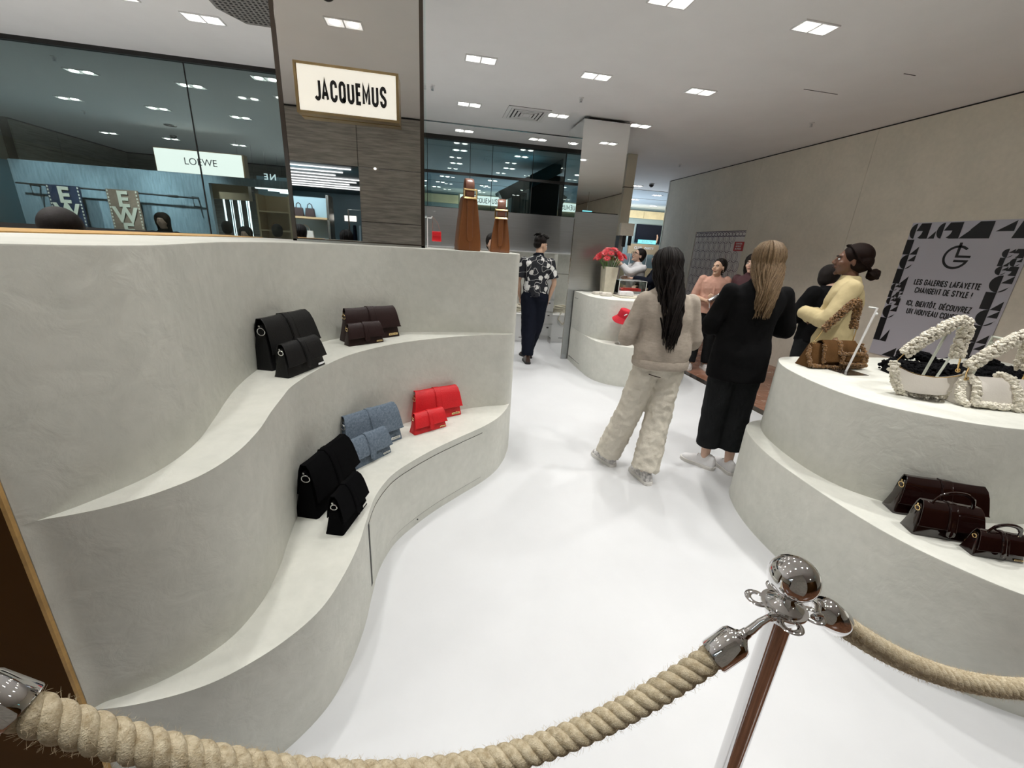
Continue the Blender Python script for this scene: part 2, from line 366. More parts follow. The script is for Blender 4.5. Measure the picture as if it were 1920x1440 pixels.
# ------------------------------------------------------------------ mesh helpers
class MB:
    def __init__(s):
        s.v = []; s.f = []
    def add(s, vs, fs):
        o = len(s.v)
        s.v += [tuple(p) for p in vs]
        s.f += [tuple(i + o for i in f) for f in fs]
        return s
    def box(s, c, d, rot=None, taper=None):
        x, y, z = d[0]/2, d[1]/2, d[2]/2
        vs = [Vector(p) for p in ((-x,-y,-z),(x,-y,-z),(x,y,-z),(-x,y,-z),(-x,-y,z),(x,-y,z),(x,y,z),(-x,y,z))]
        if taper:
            for k in range(4, 8):
                vs[k].x *= taper[0]; vs[k].y *= taper[1]
        if rot is not None:
            vs = [rot @ p for p in vs]
        vs = [p + Vector(c) for p in vs]
        return s.add(vs, [(0,3,2,1),(4,5,6,7),(0,1,5,4),(1,2,6,5),(2,3,7,6),(3,0,4,7)])
    def prism(s, pts, z0, z1, chamfer=0.0):
        n = len(pts)
        rings = []
        def inset(d):
            out = []
            for i in range(n):
                a, b, c = Vector(pts[i-1]), Vector(pts[i]), Vector(pts[(i+1) % n])
                t = (c - a)
                t = t.normalized() if t.length > 1e-9 else Vector((1, 0))
                nn = Vector((-t.y, t.x))
                out.append((b.x + nn.x*d, b.y + nn.y*d))
            return out
        rings.append([(p[0], p[1], z0) for p in pts])
        if chamfer:
            ar = sum(pts[i-1][0]*pts[i][1] - pts[i][0]*pts[i-1][1] for i in range(n))
            sg = 1 if ar > 0 else -1
            rings.append([(p[0], p[1], z1 - chamfer) for p in pts])
            i1 = inset(sg*chamfer*0.3); rings.append([(p[0], p[1], z1 - chamfer*0.3) for p in i1])
            i2 = inset(sg*chamfer); rings.append([(p[0], p[1], z1) for p in i2])
        else:
            rings.append([(p[0], p[1], z1) for p in pts])
        vs = [p for r in rings for p in r]
        fs = []
        for k in range(len(rings)-1):
            for i in range(n):
                j = (i+1) % n
                fs.append((k*n+i, k*n+j, (k+1)*n+j, (k+1)*n+i))
        fs.append(tuple(range(n-1, -1, -1)))
        fs.append(tuple(range((len(rings)-1)*n, len(rings)*n)))
        return s.add(vs, fs)
    def rings(s, rs, cap=True, closed=True):
        n = len(rs[0]); vs = [p for r in rs for p in r]; fs = []
        for k in range(len(rs)-1):
            for i in range(n if closed else n-1):
                j = (i+1) % n
                fs.append((k*n+i, k*n+j, (k+1)*n+j, (k+1)*n+i))
        if cap and closed:
            fs.append(tuple(range(n-1, -1, -1)))
            fs.append(tuple(range((len(rs)-1)*n, len(rs)*n)))
        return s.add(vs, fs)
    def tube(s, pts, rad, n=10, cap=True, flat=1.0, up0=None):
        P = [Vector(p) for p in pts]
        if not hasattr(rad, '__len__'):
            rad = [rad]*len(P)
        T = []
        for i in range(len(P)):
            a = P[max(i-1, 0)]; b = P[min(i+1, len(P)-1)]
            T.append((b-a).normalized())
        u = Vector(up0) if up0 is not None else (Vector((0, 0, 1)) if abs(T[0].z) < 0.9 else Vector((1, 0, 0)))
        rs = []
        for i, p in enumerate(P):
            u = (u - T[i]*u.dot(T[i])).normalized()
            w = T[i].cross(u)
            rs.append([p + (u*math.cos(2*PI*k/n)*flat + w*math.sin(2*PI*k/n))*rad[i] for k in range(n)])
        return s.rings(rs, cap)
    def lathe(s, prof, n=24, c=(0, 0, 0), axis=None):
        rs = []
        for r, z in prof:
            rs.append([Vector((r*math.cos(2*PI*k/n), r*math.sin(2*PI*k/n), z)) for k in range(n)])
        if axis is not None:
            q = Vector(axis).to_track_quat('Z', 'Y')
            rs = [[q @ p for p in r] for r in rs]
        rs = [[p + Vector(c) for p in r] for r in rs]
        return s.rings(rs, True)
    def ell(s, c, r, rot=None, nu=16, nv=10):
        rs = []
        for j in range(1, nv):
            a = -PI/2 + PI*j/nv
            ring = [Vector((r[0]*math.cos(a)*math.cos(2*PI*k/nu), r[1]*math.cos(a)*math.sin(2*PI*k/nu), r[2]*math.sin(a))) for k in range(nu)]
            rs.append(ring)
        b0 = Vector((0, 0, -r[2])); b1 = Vector((0, 0, r[2]))
        if rot is not None:
            rs = [[rot @ p for p in q] for q in rs]; b0 = rot @ b0; b1 = rot @ b1
        C = Vector(c)
        rs = [[p + C for p in q] for q in rs]
        o = len(s.v)
        s.rings(rs, False)
        n = nu
        s.v += [tuple(b0 + C), tuple(b1 + C)]
        i0 = len(s.v)-2; i1 = len(s.v)-1
        for k in range(n):
            s.f.append((o+(k+1) % n, o+k, i0))
            s.f.append((o+(nv-2)*n+k, o+(nv-2)*n+(k+1) % n, i1))
        return s
    def torus(s, c, R0, r0, axis=(0, 0, 1), n=24, m=8, flat=1.0):
        q = Vector(axis).to_track_quat('Z', 'Y')
        rs = []
        for k in range(n):
            a = 2*PI*k/n
            rs.append([q @ Vector(((R0 + r0*math.cos(b))*math.cos(a), (R0 + r0*math.cos(b))*math.sin(a), r0*flat*math.sin(b))) + Vector(c) for b in (2*PI*j/m for j in range(m))])
        rs.append(rs[0])
        return s.rings(rs, False)
    def xf(s, mtx, start=0):
        for i in range(start, len(s.v)):
            s.v[i] = tuple(mtx @ Vector(s.v[i]))
        return s

def obj(name, mb, m, parent=None, smooth=True, bevel=0.0, sub=0, label=None):
    me = bpy.data.meshes.new(name)
    me.from_pydata(mb.v, [], mb.f)
    me.validate()
    me.materials.append(M[m] if isinstance(m, str) else m)
    if smooth:
        me.polygons.foreach_set('use_smooth', [True]*len(me.polygons))
        try:
            me.set_sharp_from_angle(angle=R(38))
        except Exception:
            pass
    o = bpy.data.objects.new(name, me)
    COL.objects.link(o)
    if parent is not None:
        o.parent = parent
    if bevel:
        b = o.modifiers.new('bevel', 'BEVEL'); b.width = bevel; b.segments = 2; b.limit_method = 'ANGLE'; b.angle_limit = R(40)
    if sub:
        ss = o.modifiers.new('sub', 'SUBSURF'); ss.levels = sub; ss.render_levels = sub
    if label:
        o['label'] = label
    return o

def tag(o, label, cat, group=None):
    o['label'] = label; o['category'] = cat
    if group:
        o['group'] = group
    return o

def thing(name, label, cat, loc=(0, 0, 0), rz=0.0, group=None, scale=1.0):
    o = bpy.data.objects.new(name, None)
    o.empty_display_size = 0.05
    COL.objects.link(o)
    o.location = loc; o.rotation_euler = (0, 0, rz); o.scale = (scale,)*3
    return tag(o, label, cat, group)

def struct(name, mb, m, parent=None, **k):
    o = obj(name, mb, m, parent, **k)
    if parent is None:
        o['kind'] = 'structure'
    return o

def copy_tree(o, parent=None):
    c = o.copy(); COL.objects.link(c)
    c.parent = parent
    for ch in list(o.children):
        copy_tree(ch, c)
    return c

def text(s, loc, rot, size, m, parent=None, sx=1.0, bold=0.0, ext=0.002, align='CENTER', name='lettering', shear=0.0, flip=False, space=1.0):
    d = bpy.data.curves.new(name, 'FONT')
    d.body = s; d.size = size; d.align_x = align; d.align_y = 'CENTER'
    d.extrude = ext; d.offset = bold; d.shear = shear; d.space_character = space; d.resolution_u = 4
    d.materials.append(M[m])
    o = bpy.data.objects.new(name, d)
    COL.objects.link(o)
    o.location = loc; o.rotation_euler = rot
    bpy.context.view_layer.update()
    me = bpy.data.meshes.new_from_object(o.evaluated_get(bpy.context.evaluated_depsgraph_get()))
    bpy.data.objects.remove(o)
    bpy.data.curves.remove(d)
    q = bpy.data.objects.new(name, me)
    COL.objects.link(q)
    q.location = loc; q.rotation_euler = rot
    q.scale = (-sx if flip else sx, 1, 1)
    if parent is not None:
        q.parent = parent
    return q

def cr_spline(P, per=8, closed=False):
    P = [Vector((*p, 0)) if len(p) == 2 else Vector(p) for p in P]
    n = len(P); out = []
    rng = range(n) if closed else range(n-1)
    for i in rng:
        if closed:
            p0, p1, p2, p3 = P[i-1], P[i], P[(i+1) % n], P[(i+2) % n]
        else:
            p0, p1, p2, p3 = P[max(i-1, 0)], P[i], P[i+1], P[min(i+2, n-1)]
        for k in range(per):
            t = k/per
            out.append(0.5*((2*p1) + (-p0+p2)*t + (2*p0-5*p1+4*p2-p3)*t*t + (-p0+3*p1-3*p2+p3)*t**3))
    if not closed:
        out.append(P[-1])
    return out

# condensed sans lettering built from strokes (unit height, per-letter width)
def _arc(cx, cy, rx, ry, a0, a1, n=7):
    return [(cx + rx*math.cos(R(a0+(a1-a0)*k/n)), cy + ry*math.sin(R(a0+(a1-a0)*k/n))) for k in range(n+1)]
def _round(w, top=True, bot=True, open_r=False):
    # rounded condensed bowl used by C, G, O, Q, U, S
    r = w/2
    return r
GL = {}
def _glyphs():
    w = 0.42; r = w/2
    GL['O'] = (w, [_arc(r, 1-r, r, r, 0, 180) + _arc(r, r, r, r, 180, 360) + [(w, 1-r)]])
    GL['Q'] = (w, GL['O'][1] + [[(w*0.55, 0.20), (w*1.06, -0.04)]])
    GL['C'] = (w, [[(w, 0.70)] + _arc(r, 1-r, r, r, 0, 180) + _arc(r, r, r, r, 180, 360) + [(w, 0.30)]])
    GL['G'] = (w, [[(w, 0.72)] + _arc(r, 1-r, r, r, 0, 180) + _arc(r, r, r, r, 180, 360) + [(w, 0.50), (r*1.1, 0.50)]])
    GL['U'] = (w, [[(0, 1)] + _arc(r, r, r, r, 180, 360) + [(w, 1)]])
    GL['J'] = (0.34, [[(0.34, 1)] + list(reversed(_arc(0.15, 0.19, 0.19, 0.19, 200, 360))) ])
    GL['S'] = (0.40, [[(0.40, 0.74)] + _arc(0.20, 0.79, 0.20, 0.21, 0, 180) + [(0.0, 0.70), (0.08, 0.58), (0.32, 0.42), (0.40, 0.30)] + list(reversed(_arc(0.20, 0.21, 0.20, 0.21, -180, 0))) + [(0.0, 0.26)]])
    GL['A'] = (0.46, [[(0, 0), (0.23, 1), (0.46, 0)], [(0.09, 0.30), (0.37, 0.30)]])
    GL['E'] = (0.34, [[(0.34, 1), (0, 1), (0, 0), (0.34, 0)], [(0, 0.52), (0.30, 0.52)]])
    GL['F'] = (0.34, [[(0.34, 1), (0, 1), (0, 0)], [(0, 0.50), (0.29, 0.50)]])
    GL['L'] = (0.32, [[(0, 1), (0, 0), (0.32, 0)]])
    GL['M'] = (0.52, [[(0, 0), (0, 1), (0.26, 0.30), (0.52, 1), (0.52, 0)]])
    GL['N'] = (0.42, [[(0, 0), (0, 1), (0.42, 0), (0.42, 1)]])
    GL['W'] = (0.62, [[(0, 1), (0.15, 0), (0.31, 0.85), (0.47, 0), (0.62, 1)]])
    GL['V'] = (0.44, [[(0, 1), (0.22, 0), (0.44, 1)]])
    GL['Y'] = (0.44, [[(0, 1), (0.22, 0.45), (0.44, 1)], [(0.22, 0.45), (0.22, 0)]])
    GL['T'] = (0.40, [[(0, 1), (0.40, 1)], [(0.20, 1), (0.20, 0)]])
    GL['I'] = (0.02, [[(0.01, 1), (0.01, 0)]])
    GL['Z'] = (0.38, [[(0, 1), (0.38, 1), (0, 0), (0.38, 0)]])
    GL['D'] = (0.42, [[(0, 0), (0, 1), (0.20, 1)] + _arc(0.20, 0.78, 0.22, 0.22, 90, 0, 4) + _arc(0.20, 0.22, 0.22, 0.22, 0, -90, 4) + [(0, 0)]])
    GL['B'] = (0.40, [[(0, 0), (0, 1), (0.20, 1)] + _arc(0.20, 0.77, 0.18, 0.23, 90, -90, 6) + [(0.02, 0.53)], [(0.18, 0.53)] + _arc(0.20, 0.265, 0.20, 0.265, 90, -90, 6) + [(0, 0)]])
    GL['R'] = (0.40, [[(0, 0), (0, 1), (0.18, 1)] + _arc(0.18, 0.74, 0.21, 0.26, 90, -90, 6) + [(0.02, 0.48)], [(0.20, 0.46), (0.41, 0)]])
    GL['P'] = (0.40, [[(0, 0), (0, 1), (0.18, 1)] + _arc(0.18, 0.73, 0.21, 0.27, 90, -90, 6) + [(0.02, 0.46)]])
    GL['H'] = (0.42, [[(0, 0), (0, 1)], [(0.42, 0), (0.42, 1)], [(0, 0.52), (0.42, 0.52)]])
    GL['!'] = (0.02, [[(0.01, 1), (0.01, 0.30)], [(0.01, 0.10), (0.01, 0)]])
    GL[','] = (0.06, [[(0.05, 0.06), (0.0, -0.16)]])
    GL['É'] = (0.34, GL['E'][1] + [[(0.12, 1.16), (0.26, 1.30)]])
    GL['Ô'] = (w, GL['O'][1] + [[(0.08, 1.14), (0.21, 1.26), (0.34, 1.14)]])
    GL[' '] = (0.16, [])
_glyphs()
def strokes(s, loc, rot, h, m, parent=None, sx=1.0, t=0.15, gap=0.20, ext=0.002, name='lettering'):
    mb = MB(); x = 0.0; tot = sum(GL[c][0] + gap + t*(0.4 if c not in 'EFLJT' else 0.0) for c in s) - gap
    def seg(pl, ox):
        n = len(pl); L = []; Rr = []
        P = [Vector((ox + p[0], p[1])) for p in pl]
        P = [p for i, p in enumerate(P) if i == 0 or (p - P[i-1]).length > 1e-5]; n = len(P)
        for i in range(n):
            a = (P[i]-P[i-1]).normalized() if i else (P[1]-P[0]).normalized()
            b = (P[i+1]-P[i]).normalized() if i < n-1 else a
            na = Vector((-a.y, a.x)); nb = Vector((-b.y, b.x))
            mm = (na+nb)
            mm = mm.normalized() if mm.length > 1e-4 else na
            k = 1/max(0.45, mm.dot(na))
            e = Vector((0, 0))
            if i == 0: e = -a*t*0.0
            L.append(P[i] + mm*t/2*k); Rr.append(P[i] - mm*t/2*k)
        vs = [(p.x, p.y, 0) for p in L] + [(p.x, p.y, 0) for p in Rr] + [(p.x, p.y, ext/h) for p in L] + [(p.x, p.y, ext/h) for p in Rr]
        fs = []
        for i in range(n-1):
            fs += [(i, i+1, n+i+1, n+i), (2*n+i, 3*n+i, 3*n+i+1, 2*n+i+1), (i, 2*n+i, 2*n+i+1, i+1), (n+i, n+i+1, 3*n+i+1, 3*n+i)]
        fs += [(0, n, 3*n, 2*n), (n-1, 3*n-1, 4*n-1, 2*n-1)]
        mb.add(vs, fs)
    for c in s:
        wd, pls = GL[c]
        for pl in pls: seg(pl, x)
        x += wd + gap + t*(0.4 if c not in 'EFLJT' else 0.0)
    mb.v = [((vx - tot/2)*h*sx, (vy-0.5)*h, vz*h) for vx, vy, vz in mb.v]
    o = obj(name, mb, m, parent, smooth=False)
    o.location = loc; o.rotation_euler = rot
    return o

# ================================================================== SETTING
def rect(mb, x0, x1, y0, y1, z0, z1):
    return mb.box(((x0+x1)/2, (y0+y1)/2, (z0+z1)/2), (abs(x1-x0), abs(y1-y0), abs(z1-z0)))

struct('floor', rect(MB(), -9.5, 3.6, 0.30, 16, -0.10, 0.0), 'floor', smooth=False)
fm = struct('floor', rect(MB(), 3.72, 12, -6, 16, -0.10, -0.012), 'marble_dark', smooth=False)
struct('floor', rect(MB(), -9.5, 3.72, -6, 0.29, -0.10, -0.001), 'marble_rear', smooth=False)
tile_me = {}
for i, x in enumerate((3.72, 4.61)):
    for k in range(13):
        y = 0.4 + k*0.9
        key = 'a'
        w, l = 0.89, 0.9
        if x + w > 5.5: w = 5.5 - x
        o = obj('tile', rect(MB(), x+0.001, x+w-0.001, y+0.001, y+l-0.001, -0.012, 0.0), 'marble', fm, smooth=False, bevel=0.0015)
struct('trim_1', rect(MB(), 3.60, 3.72, -6, 16, -0.10, 0.002), 'marble_dark', smooth=False)
struct('ceiling', rect(MB(), -9.5, 5.62, -6, 7.72, CEIL, CEIL+0.1), 'ceiling', smooth=False)
struct('ceiling', rect(MB(), -9.5, -0.3, 7.72, 16.2, CEIL, CEIL+0.1), 'ceiling', smooth=False)
struct('ceiling', rect(MB(), -0.3, 12, 7.72, 11.6, CEIL, CEIL+0.1), 'ceiling', smooth=False)
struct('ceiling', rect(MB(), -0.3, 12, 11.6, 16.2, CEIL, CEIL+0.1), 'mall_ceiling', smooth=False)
struct('trim_2', rect(MB(), -0.2, 12, 11.56, 11.62, CEIL-0.004, CEIL), 'bronze', smooth=False)
struct('trim_3', rect(MB(), -0.2, 12, 13.32, 13.36, CEIL-0.004, CEIL), 'bronze', smooth=False)
# right wall: plaster boards with recessed joints, dark gap under the ceiling
wr = struct('wall_right', rect(MB(), 5.512, 5.62, -6, 9.86, 0, CEIL), 'dark', smooth=False)
for (a, b) in ((-6, -2), (-2, 1.6), (1.6, 4.99), (4.99, 6.94), (6.94, 8.55), (8.55, 9.86)):
    if a == 6.94:
        rect_ = MB(); rect(rect_, 5.50, 5.53, a+0.002, b-0.002, 2.135, CEIL-0.018)
        rect(rect_, 5.50, 5.53, 8.462, b-0.002, 0, 2.135); rect(rect_, 5.50, 5.53, a+0.002, 6.952, 0, 2.135)
        obj('panel', rect_, 'wall', wr, smooth=False)
    else:
        obj('panel', rect(MB(), 5.50, 5.53, a+0.002, b-0.002, 0, CEIL-0.018), 'wall', wr, smooth=False)
struct('trim_4', rect(MB(), 5.494, 5.62, 9.86, 9.9, 0, CEIL), 'steel_l', smooth=False)

# printed hoarding door in the right wall
hd = struct('door_1', rect(MB(), 5.508, 5.53, 6.955, 8.46, 0.02, 2.13), 'hoard', smooth=False)
pm = MB()
def flat_ring(mb, cy, cz, ry, rz_, w, x, n=18):
    rs = [[(x, cy+ry*math.cos(2*PI*k/n), cz+rz_*math.sin(2*PI*k/n)) for k in range(n)],
          [(x, cy+(ry-w)*math.cos(2*PI*k/n), cz+(rz_-w)*math.sin(2*PI*k/n)) for k in range(n)]]
    o = len(mb.v); mb.v += rs[0] + rs[1]
    for k in range(n):
        j = (k+1) % n
        mb.f.append((o+k, o+n+k, o+n+j, o+j))
for r_ in range(12):
    for c_ in range(9):
        cy = 6.955 + 0.09 + c_*0.165 + (0.08 if r_ % 2 else 0); cz = 0.10 + r_*0.168
        if cy > 8.38 or (6.98 < cy < 7.25 and 1.72 < cz < 1.98): continue
        flat_ring(pm, cy, cz+0.06, 0.082, 0.10, 0.008, 5.5072)
        flat_ring(pm, cy, cz+0.06, 0.045, 0.072, 0.006, 5.5070)
for k in range(17):
    flat_ring(pm, 7.0+k*0.088, 2.075, 0.052, 0.038, 0.010, 5.5068)
for zz in (2.118, 2.03):
    rect(pm, 5.5065, 5.5075, 6.96, 8.455, zz, zz+0.010)
obj('printed_pattern', pm, 'hoard_line', hd, smooth=False)
rn = thing('notice_sign', 'small red notice with white lines of text on the patterned hoarding', 'sign', (5.50, 7.06, 1.86))
obj('board', MB().box((0, 0, 0), (0.008, 0.25, 0.16)), 'red_sign', rn, smooth=False)
for k, s_ in enumerate(('CHANTIER', 'INTERDIT', 'AU PUBLIC')):
    text(s_, (-0.006, 0, 0.045-0.045*k), (PI/2, 0, -PI/2), 0.04, 'white', rn, 0.85, 0.001, 0.0005)
dh = thing('door_handle_plate', 'black door handle sticking up behind the head of the woman in peach', 'handle', (5.48, 7.32, 1.45))
obj('grip', MB().tube([(0, 0, -0.12), (-0.03, 0, -0.10), (-0.035, 0, 0.10), (0, 0, 0.12)], 0.016), 'black', dh)

# back wall of the shop: cream parapet, steel band, dark bulkhead, glass
YB = 7.85
wb = struct('wall_back', rect(MB(), -1.2, 3.40, 7.66, 7.80, 0, 1.535), 'steel_l', smooth=False)
for (a, b) in ((-1.2, 0.2), (0.2, 1.25), (1.25, 2.30), (2.30, 3.40)):
    for (z0, z1) in ((0.0, 1.175), (1.185, 1.53)):
        obj('panel', rect(MB(), a+0.003, b-0.003, 7.62, 7.66, z0, z1), 'plaster', wb, smooth=False)
struct('trim_5', rect(MB(), -1.2, 3.40, 7.60, 7.82, 1.53, 1.548), 'white', smooth=False)
ws_ = struct('wall_back', rect(MB(), -1.2, 3.40, 7.85, 7.90, 1.54, 2.19), 'steel', smooth=False)
struct('trim_6', rect(MB(), -1.2, 2.42, 7.84, 7.95, 3.235, 3.30), 'dark', smooth=False)
struct('trim_7', rect(MB(), -1.2, 2.36, 7.83, 7.90, 2.725, 2.765), 'dark', smooth=False)
struct('trim_8', rect(MB(), 2.32, 2.42, 7.83, 7.93, 2.19, 3.24), 'dark', smooth=False)
struct('trim_9', rect(MB(), -1.2, 2.32, 7.05, 7.10, CEIL-0.006, CEIL), 'steel_l', smooth=False)
xs = (-1.2, -0.1, 0.62, 1.0, 1.72, 2.32)
wn = struct('window_1', rect(MB(), -1.2, 2.32, 7.885, 7.895, 2.19, 2.20), 'dark', smooth=False)
for a, b in zip(xs[:-1], xs[1:]):
    obj('pane', rect(MB(), a+0.004, b-0.004, 7.87, 7.88, 2.77, 3.235), 'glass_back', wn, smooth=False)
    obj('pane', rect(MB(), a+0.004, b-0.004, 7.87, 7.88, 2.20, 2.722), 'glass_back', wn, smooth=False)
    obj('joint_seal', rect(MB(), b-0.004, b+0.004, 7.868, 7.882, 2.20, 3.235), 'dark', wn, smooth=False)
# stairwell block and sloping soffit beyond the glass
sb = MB(); rect(sb, 1.95, 3.0, 8.9, 10.6, 0, 3.02)
struct('wall_stairwell', sb, 'black', smooth=False)
so = MB().prism([(0, 0), (0.10, 0), (0.10, 0.28), (0, 0.28)], 0, 1.0)
so = MB()
v = [(1.25, 8.7, 2.62), (2.5, 8.7, 3.3), (2.5, 8.7, 3.05), (1.35, 8.7, 2.45)]
so.add(v + [(x, 9.2, z) for x, y, z in v], [(0, 1, 2, 3), (7, 6, 5, 4), (0, 4, 5, 1), (1, 5, 6, 2), (2, 6, 7, 3), (3, 7, 4, 0)])
struct('trim_10', so, 'blue_side', smooth=False)
tb = thing('glass_cabin', 'teal glass cabin with a dark frame beyond the back window', 'cabin', (1.72, 9.0, 0))
obj('glass_panel', rect(MB(), -0.12, 0.12, 0, 0.6, 0, 2.62), 'teal', tb, smooth=False)
g_ = MB()
for x in (-0.14, 0.02, 0.14): rect(g_, x-0.012, x+0.012, -0.02, 0.0, 0, 2.66)
rect(g_, -0.15, 0.15, -0.02, 0, 2.62, 2.66)
obj('frame', g_, 'blue_side', tb, smooth=False)

# far facade of the mall
wf = struct('wall_far', rect(MB(), -0.4, 12, 16.0, 16.2, 0, CEIL), 'teal', smooth=False)
gb = MB()
for k in range(9):
    obj('panel', rect(MB(), -0.4+k*1.4, 0.99+k*1.4, 15.93, 15.99, 2.93, 3.20), 'gold_band', wf, smooth=False)
struct('wall_hall', rect(MB(), -0.4, -0.3, 7.95, 16.0, 0, CEIL), 'teal', smooth=False)
bb = thing('billboard', 'dark billboard with pale figures above the far counter', 'billboard', (8.5, 15.91, 2.42))
obj('board', rect(MB(), -0.72, 0.9, 0, 0.08, -0.36, 0.30), 'navy', bb, smooth=False)
fg = MB()
for (x, h) in ((0.18, 0.30), (0.42, 0.46), (0.58, 0.52)):
    fg.tube([(x, -0.004, -0.34), (x+0.02, -0.004, -0.2+h*0.2), (x-0.01, -0.004, -0.34+h)], [0.03, 0.035, 0.02], 6, flat=0.1, up0=(0, 1, 0))
obj('printed_figures', fg, 'skin_l', bb)
cs = thing('lit_sign', 'small glowing cyan shop sign far beyond the two women', 'sign', (8.12, 15.6, 2.08))
obj('face', rect(MB(), -0.37, 0.37, -0.02, 0.02, -0.07, 0.07), 'cyan_sign', cs, smooth=False)
text('BEAUTE', (0, -0.03, 0), (PI/2, 0, 0), 0.11, 'teal', cs, 1.2)
fc = thing('shop_counter', 'far tan shop fascia with pale lettering behind the two women', 'shop fascia', (8.4, 15.4, 0))
obj('fascia_board', rect(MB(), -1.1, 1.2, 0, 0.1, 1.62, 1.98), 'tan', fc, smooth=False)
text('CLUB', (-0.72, -0.01, 1.84), (PI/2, 0, 0), 0.13, 'white', fc)
text('PARTY', (-0.26, -0.01, 1.84), (PI/2, 0, 0), 0.13, 'white', fc)
obj('counter', rect(MB(), -1.1, 1.2, 0.0, 0.5, 0, 1.1), 'oak', fc, smooth=False)
for k in range(6): obj('display_rail', rect(MB(), -1.0+k*0.35, -0.97+k*0.35, 0.02, 0.06, 1.1, 1.62), 'steel_l', fc, smooth=False)
struct('wall_shopfront', rect(MB(), 3.66, 3.9, 10.5, 10.7, 0, 2.2), 'blue_side', smooth=False)

# mirrored square column and the plain pier behind it
mc = thing('mirror_column', 'square mirror-clad column beside the round counter with red flowers', 'column', (1.95, 5.95, 0))
obj('core', rect(MB(), 0.012, 0.64, 0.012, 0.64, 0, 3.272), 'dark', mc, smooth=False)
for (z0, z1, m_) in ((0.0, 2.13, 'steel'), (2.14, 3.262, 'mirror')):
    obj('front_panel' if m_ == 'mirror' else 'lower_front_panel', rect(MB(), 0.0, 0.652, 0.0, 0.012, z0, z1), m_, mc, smooth=False)
obj('side_panel', rect(MB(), 0.0, 0.012, 0.013, 0.652, 0, 3.262), 'mirror', mc, smooth=False)
obj('side_panel', rect(MB(), 0.640, 0.652, 0.013, 0.652, 0, 3.262), 'mirror', mc, smooth=False)
obj('corner_trim', MB().box((-0.002, -0.002, 1.02), (0.01, 0.01, 2.04)), 'steel_l', mc, smooth=False)
pc = struct('wall_pier', rect(MB(), 3.40, 3.58, 7.70, 8.3, 1.93, 3.295), 'cream', smooth=False)
struct('wall_pier', rect(MB(), 3.40, 3.66, 7.60, 7.68, 1.93, 2.145), 'wall', smooth=False)
struct('trim_11', rect(MB(), 3.395, 3.585, 7.69, 8.31, 2.75, 2.762), 'bronze', smooth=False)
struct('wall_pier', rect(MB(), 3.46, 3.56, 7.75, 8.3, 0, 1.93), 'steel', smooth=False)
for i, (dx, h) in enumerate(((0.0, 0.20), (0.07, 0.17))):
    sp = thing('wall_speaker', ('tall' if i == 0 else 'short') + ' black speaker hung under the cream pier', 'speaker', (3.50+dx*1.6, 7.62, 1.93-h/2-0.0))
    obj('case', MB().box((0, 0, 0), (0.05, 0.06, h)), 'black', sp, bevel=0.006)

# mirror door of the stock cabinet beside the column
md = thing('mirror_cabinet', 'tall mirror-fronted stock cabinet behind the man in the floral shirt', 'cabinet', (2.05, 6.64, 0))
obj('body', rect(MB(), 0.02, 0.30, 0.0, 0.52, 0.0, 1.53), 'plaster', md, smooth=False)
obj('mirror_door', rect(MB(), 0.0, 0.018, -0.0, 0.50, 0.11, 1.16), 'mirror', md, smooth=False)
obj('upper_panel', rect(MB(), 0.0, 0.018, -0.0, 0.50, 1.17, 1.53), 'plaster', md, smooth=False)
obj('plinth', rect(MB(), 0.0, 0.018, -0.0, 0.50, 0.0, 0.10), 'steel_l', md, smooth=False)

# left glass partition with the boutique beyond
wl = struct('window_2', rect(MB(), -9.5, -1.0, 5.74, 5.80, 1.42, 1.54), 'dark', smooth=False)
struct('wall_left', rect(MB(), -9.5, -0.9, 5.70, 5.82, 0, 1.42), 'wall', smooth=False)
for (a, b) in ((-9.5, -5.3), (-5.3, -2.605), (-2.60, -1.0)):
    obj('pane', rect(MB(), a+0.004, b-0.004, 5.755, 5.765, 1.54, 3.26), 'glass_left', wl, smooth=False)
    obj('joint_seal', rect(MB(), b-0.004, b+0.004, 5.752, 5.766, 1.54, 3.26), 'dark', wl, smooth=False)
struct('trim_12', rect(MB(), -9.5, -1.0, 5.73, 5.79, 3.26, 3.30), 'dark', smooth=False)
struct('wall_blue', rect(MB(), -7.32, -4.2, 9.5, 9.6, 0, 2.555), 'blue_wall', smooth=False)
b2 = MB(); rect(b2, -4.2, -2.2, 9.5, 9.6, 2.42, 2.555)
struct('wall_blue', b2, 'blue_wall', smooth=False)
struct('wall_blue', rect(MB(), -9.5, -7.32, 9.0, 9.6, 0, 2.53), 'blue_side', smooth=False)
tw = struct('wall_far', rect(MB(), -9.5, -0.4, 13.25, 13.4, 0, CEIL), 'dark', smooth=False)
for k in range(5):
    for (z0, z1) in ((0, 1.5), (1.51, 2.88), (2.89, CEIL-0.03)):
        obj('panel', rect(MB(), -9.5+k*1.83, -9.5+(k+1)*1.83-0.01, 13.2, 13.25, z0, z1), 'trav', tw, smooth=False)
tw = struct('wall_far', rect(MB(), -7.75, -7.6, 10.1, 13.2, 2.55, CEIL), 'dark', smooth=False)
for (z0, z1) in ((2.55, 2.9), (2.91, CEIL-0.03)):
    for (a, b) in ((10.1, 11.1), (11.11, 13.15)):
        obj('panel', rect(MB(), -7.6, -7.57, a, b, z0, z1), 'trav', tw, smooth=False)

# enclosing walls out of frame
struct('wall_outer', rect(MB(), -9.6, -9.5, -6, 16.2, 0, CEIL), 'wall', smooth=False)
struct('wall_behind', rect(MB(), -9.6, 5.6, -6.1, -6.0, 0, CEIL), 'wall', smooth=False)
struct('wall_for_reflection', rect(MB(), 1.2, 5.5, -2.6, -2.5, 0, 2.6), 'wood_dark', smooth=False)  # unseen dark wall added to give the chrome pole a brown reflection

